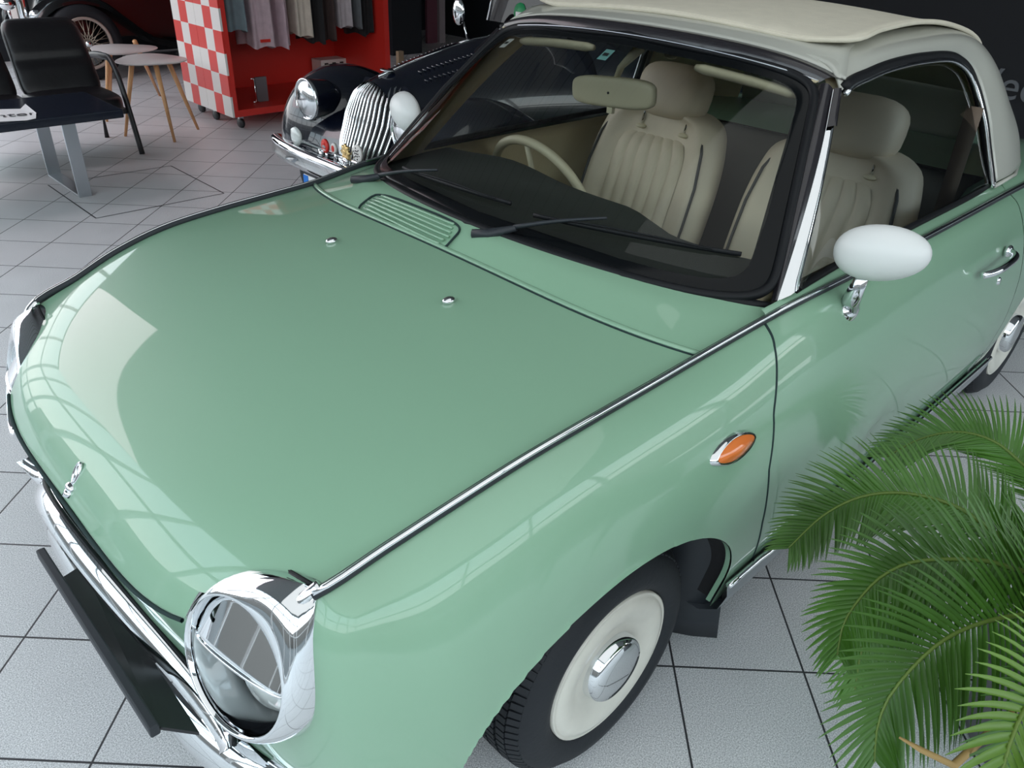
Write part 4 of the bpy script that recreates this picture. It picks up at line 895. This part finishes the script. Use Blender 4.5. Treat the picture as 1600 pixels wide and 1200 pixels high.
# body tub, windscreen
tb = []
for x, hw, zt in ((2.50, .43, .99), (2.62, .47, 1.0), (2.8, .52, .96), (3.3, .56, .88), (4.0, .56, .86), (4.5, .52, .82), (4.9, .35, .6)):
    tb.append([(x, YC + hw * np.sign(math.cos(q)) * abs(math.cos(q)) ** .6, .30 + (zt - .30) * math.sin(q) ** .4) for q in np.linspace(0, PI, 25)])
MB().grid(net(tb, 5, 1)).build('body', M['navy'], v)
wsM = MB(); wsM.tube([(2.50, YC - .47, 1.0), (2.56, YC - .46, 1.26), (2.56, YC + .46, 1.26), (2.50, YC + .47, 1.0)], .011, 8); wf = wsM.build('windscreen_frame', M['chrome'], v)
MB().grid([[(2.50, YC + y, 1.0), (2.56, YC + y, 1.26)] for y in (-.46, .46)]).build('windscreen', M['sglass'], wf)
sc = on(810, 18, 0, 2.505); M['green'] = mat('sticker_green', (.02, .28, .10), .5)
MB().lathe([(0, .002), (.045, .002), (.045, 0)], (2.515, min(sc[1], YC + .40), sc[2]), (-1, 0, .2), 24).build('round_sticker', M['green'], wf)
MB().box((2.510, min(sc[1], YC + .40), sc[2] - .018), (.004, .05, .03)).build('sticker_field', M['paper'], wf, smooth=False)
MB().ell((2.30, YC + .50, 1.05), (.02, .05, .07)).build('side_mirror', M['chrome'], v)
MB().tube([(2.32, YC + .44, .90), (2.32, YC + .48, 1.0)], .006, 6).build('mirror_stem', M['chrome'], v)
MB().ell((2.62, YC + .10, 1.04), (.03, .03, .03)).build('cream_knob', M['cream'], v)
# ------------------------------------------------------------------ black vintage saloon at the back left
k = thing('vintage_saloon', 'black vintage car with wire wheel and ribbed radiator, behind the sofa', 'car', (2.4, 7.7, 0))
G = []
for x, zt, zb, hw in ((1.52, .50, .30, .15), (1.60, .72, .30, .30), (1.8, .86, .32, .34), (2.3, .95, .34, .38), (2.9, 1.05, .30, .45), (3.2, 1.45, .30, .52), (4.3, 1.5, .30, .55), (5.0, 1.3, .30, .5), (5.3, .6, .3, .4)):
    G.append([(x, 7.85 + hw * np.sign(math.cos(q)) * abs(math.cos(q)) ** .7, zb + (zt - zb) * math.sin(q) ** .5) for q in np.linspace(0, PI, 25)])
MB().grid(net(G, 4, 1)).build('body', M['blackpaint'], k)
for y in (7.36, 8.34):
    path = [(1.38, .38), (1.42, .55), (1.60, .70), (1.82, .74), (2.05, .68), (2.25, .52), (2.5, .34), (3.4, .26), (5.0, .26)]
    MB().grid(net([[(x, y - .13, z - .07), (x, y - .10, z - .01), (x, y, z), (x, y + .12, z), (x, y + .2, z - .08)] for x, z in path], 5, 3)).build('wing', M['blackpaint'], k)
wcx, wcy, wcz = 1.80, 7.24, .33
for cx in (wcx, 4.4):
    wl_ = MB().lathe([(.225, -.06), (.27, -.07), (.33, -.055), (.335, 0), (.33, .05), (.27, .06), (.225, .05)], (cx, wcy + .03, .335), (0, 1, 0), 40).build('wheel', M['tyre'], k)
    MB().lathe([(.205, -.045), (.222, -.06), (.232, -.052), (.228, -.02), (.205, -.02)], (cx, wcy, .335), (0, 1, 0), 40).build('rim', mat('old_rim', (.42, .34, .30), .4), wl_)
    sp = MB()
    for i in range(36):
        q = 2 * PI * i / 36; q2 = q + (.5 if i % 2 else -.5)
        sp.tube([(cx + .035 * math.cos(q2), wcy - .07, .335 + .035 * math.sin(q2)), (cx + .212 * math.cos(q), wcy - .035, .335 + .212 * math.sin(q))], .0028, 5)
    so = sp.build('spokes', mat('spoke_metal', (.60, .52, .42), .35, metal=.6), wl_)
    MB().lathe([(0, -.10), (.022, -.098), (.035, -.07), (.035, -.03)], (cx, wcy, .335), (0, 1, 0), 24).build('hub', M['chrome'], wl_)
rc = on(28, 18, 1, 7.45)
rd_ = [[(rc[0] - .02 + .10 * abs(u) ** 3 * 0 + .0, rc[1] + .115 * u * (1 - .35 * t_ ** 2), .36 + .58 * t_ - .04 * u * u) for t_ in np.linspace(0, 1, 8)] for u in np.linspace(-1, 1, 9)]
ra = MB().box((rc[0] + .06, 7.62, .62), (.10, .34, .62)).build('radiator_shell', M['chrome'], k, bevel=.04, seg=4)
for i in range(9): MB().tube([(rc[0] + .005, 7.50 + .03 * i, .34), (rc[0] + .005, 7.50 + .03 * i, .90)], .008, 6).build('radiator_rib', mat('radiator_rib_white', (.75, .68, .64), .35), ra)
for p_ in ((6, 10), (54, 28)):
    c_ = on(*p_, 1, 7.35); hl = MB().ell(c_ + np.array([.03, 0, .02]), (.07, .055, .055), n=20).build('headlamp', M['chrome'], k)
    MB().tube([c_ + np.array([.03, 0, -.03]), (c_[0] + .06, 7.45, .45)], .012, 8).build('lamp_bracket', M['chrome'], hl)
for y in (-.0,): MB().tube([(1.36, 7.2, .30), (1.34, 7.6, .30), (1.36, 8.3, .30)], .03, 10).build('front_bumper', M['chrome'], k)
# ------------------------------------------------------------------ column, post, panel, block, wall lettering
struct(MB().box((5.40, 7.2, 1.8), (.44, .4, 3.6)).build('trim_2', M['wall_dark'], smooth=False))
M['post'] = mat('pale_post', (.42, .36, .38), .5); M['pinkp'] = mat('pink_panel', (.20, .07, .10), .5)
tag(MB().box((6.42, 7.6, 1.1), (.10, .05, 2.2)).build('door_post', M['post'], smooth=False), 'pale upright post behind the navy roadster', 'post')
tag(MB().box((6.27, 7.62, 1.1), (.17, .04, 2.2)).build('wall_panel', M['pinkp'], smooth=False), 'dark pink panel beside the pale upright post', 'panel')
c = on(625, 92, 1, 6.1); tag(MB().box((c[0], 6.1, c[2] / 2 + .04), (.07, .05, c[2] + .08)).build('wooden_block', mat('pale_wood', (.42, .30, .19), .6), smooth=False, bevel=.003), 'small pale wooden block standing behind the navy roadster', 'block')
a = on(1552, 152, 0, 6.985); b = on(1600, 159, 0, 6.985); ux = nrm((b - a) * (1, 1, 0)); sz = .195 / .52
o = text('wall_lettering', 'Wee', .34, Matrix([[ux[i], (0, 0, 1)[i], np.cross(ux, (0, 0, 1))[i], (a - ux * .335)[i]] for i in range(3)] + [[0, 0, 0, 1]]), mat('sign_letters', (.20, .22, .24), .6), None, .008)
tag(o, 'pale grey lettering on the dark wall behind the green car', 'lettering')

# ------------------------------------------------------------------ cycad palm in a pot
pc = np.array([.72, -1.42, 0.0])
palm = thing('potted_palm', 'potted cycad palm with arching dark green fronds beside the green car door', 'plant', tuple(pc))
MB().lathe([(0, .0), (.15, .0), (.165, .02), (.20, .26), (.215, .28), (.20, .285), (.185, .25), (0, .24)], pc, (0, 0, 1), 40).build('pot', M['pot'], palm)
MB().lathe([(.085, .22), (.10, .30), (.095, .42), (.07, .50), (.03, .54), (0, .545)], pc, (0, 0, 1), 24).build('trunk', M['trunk'], palm)
crown = pc + np.array([0, 0, .50])
def frond(ctrl, L, n, nrmv, wid=.0043, m='leaf', droop=.35, s0=.12, asym=(1, 1), fwd=.55):
    pts = cr([crown] + [np.array(at(*c)) for c in ctrl], 14); d = np.r_[0, np.cumsum(np.linalg.norm(np.diff(pts, axis=0), axis=1))]; tot = d[-1]
    f = lambda s: np.array([np.interp(s * tot, d, pts[:, i]) for i in range(3)])
    ra = MB().tube([f(s) for s in np.linspace(0, 1, 40)], [.0075 * (1 - .8 * s) for s in np.linspace(0, 1, 40)], 6).build('frond', M['rachis'], palm)
    lf = MB()
    for side, am in ((1, asym[0]), (-1, asym[1])):
        for k in range(n):
            s = s0 + (1 - s0) * (k + .5 * (side > 0)) / n; p = f(s); tg = nrm(f(min(1, s + .02)) - f(max(0, s - .02))); nn = nrm(nrmv - tg * np.dot(nrmv, tg)); sd = np.cross(tg, nn) * side
            l = L * am * (math.sin(PI * min(1, (.10 + .86 * (s - s0) / (1 - s0))) ** .75) ** .6 * .85 + .15) * random.uniform(.93, 1.05)
            fw = fwd + .9 * s ** 4; dirv = nrm(sd + tg * fw + nn * .22 + np.array([random.gauss(0, .03) for _ in range(3)])); q = p; v_ = []
            for j in range(7):
                t_ = j / 6; w_ = wid * (1 - t_ ** 2.2) * (.7 + .3 * min(1, t_ * 6)) + .0003
                wd = nrm(np.cross(dirv, nn)) * w_; v_ += [q - wd, q - nn * w_ * .45, q + wd]
                q = q + dirv * l / 6; dirv = nrm(dirv + tg * .035 + np.array([0, 0, -droop / 6 * (.4 + t_)]))
            lf.add(v_, [(3 * j + a, 3 * j + 1 + a, 3 * j + 4 + a, 3 * j + 3 + a) for j in range(6) for a in (0, 1)])
    lf.build('leaflets', M[m], ra)['kind'] = 'stuff'
up = np.array([0, 0, 1.]); tocam = -CW
frond([(1600, 728, 1.78), (1553, 690, 1.82), (1500, 675, 1.86), (1440, 685, 1.9), (1385, 714, 1.93)], .145, 60, nrm(up + tocam), s0=.25)
frond([(1600, 869, 1.50), (1553, 832, 1.52), (1500, 795, 1.55), (1446, 776, 1.57), (1393, 770, 1.58), (1340, 778, 1.57), (1287, 805, 1.55), (1232, 856, 1.52)], .15, 72, nrm(up + tocam), s0=.2)
frond([(1600, 893, 1.32), (1542, 877, 1.30), (1478, 874, 1.29), (1420, 880, 1.28), (1377, 901, 1.27), (1345, 933, 1.26), (1318, 975, 1.25), (1308, 1023, 1.25)], .145, 72, nrm(up * .7 + tocam), s0=.2, asym=(1, .95))
frond([(1600, 960, 1.16), (1553, 968, 1.13), (1500, 986, 1.11), (1457, 1013, 1.09), (1414, 1056, 1.08), (1384, 1098, 1.08), (1370, 1140, 1.08), (1366, 1190, 1.09)], .172, 72, nrm(up * .6 + tocam), s0=.2, asym=(1.0, 1.05))
frond([(1690, 1000, 1.0), (1640, 1060, .90), (1600, 1109, .86), (1574, 1173, .83), (1556, 1250, .82), (1545, 1330, .82)], .155, 66, nrm(up * .4 + tocam), s0=.2, m='leaf2')
frond([(1640, 905, 1.5), (1560, 890, 1.45), (1470, 905, 1.42), (1400, 940, 1.42), (1352, 1000, 1.44), (1335, 1080, 1.47)], .145, 60, nrm(up + tocam * .6), s0=.2)
frond([(1700, 1040, 1.05), (1640, 1120, 1.0), (1590, 1200, 1.0), (1550, 1300, 1.0)], .15, 50, nrm(up * .5 + tocam), s0=.2)
frond([(1700, 800, 1.9), (1690, 720, 2.0), (1720, 660, 2.1)], .13, 34, nrm(up + tocam), s0=.3)
frond([(1850, 950, 1.2), (1950, 900, 1.0)], .14, 34, up, s0=.3)
frond([(1800, 1100, 1.1), (1850, 1250, 1.0)], .14, 34, up, s0=.3)
MB().tube([at(1405, 1152, 1.0), at(1440, 1172, .99), at(1490, 1196, .98), crown], [.0015, .004, .005, .006], 6).build('dry_leaf', M['leafdry'], palm)
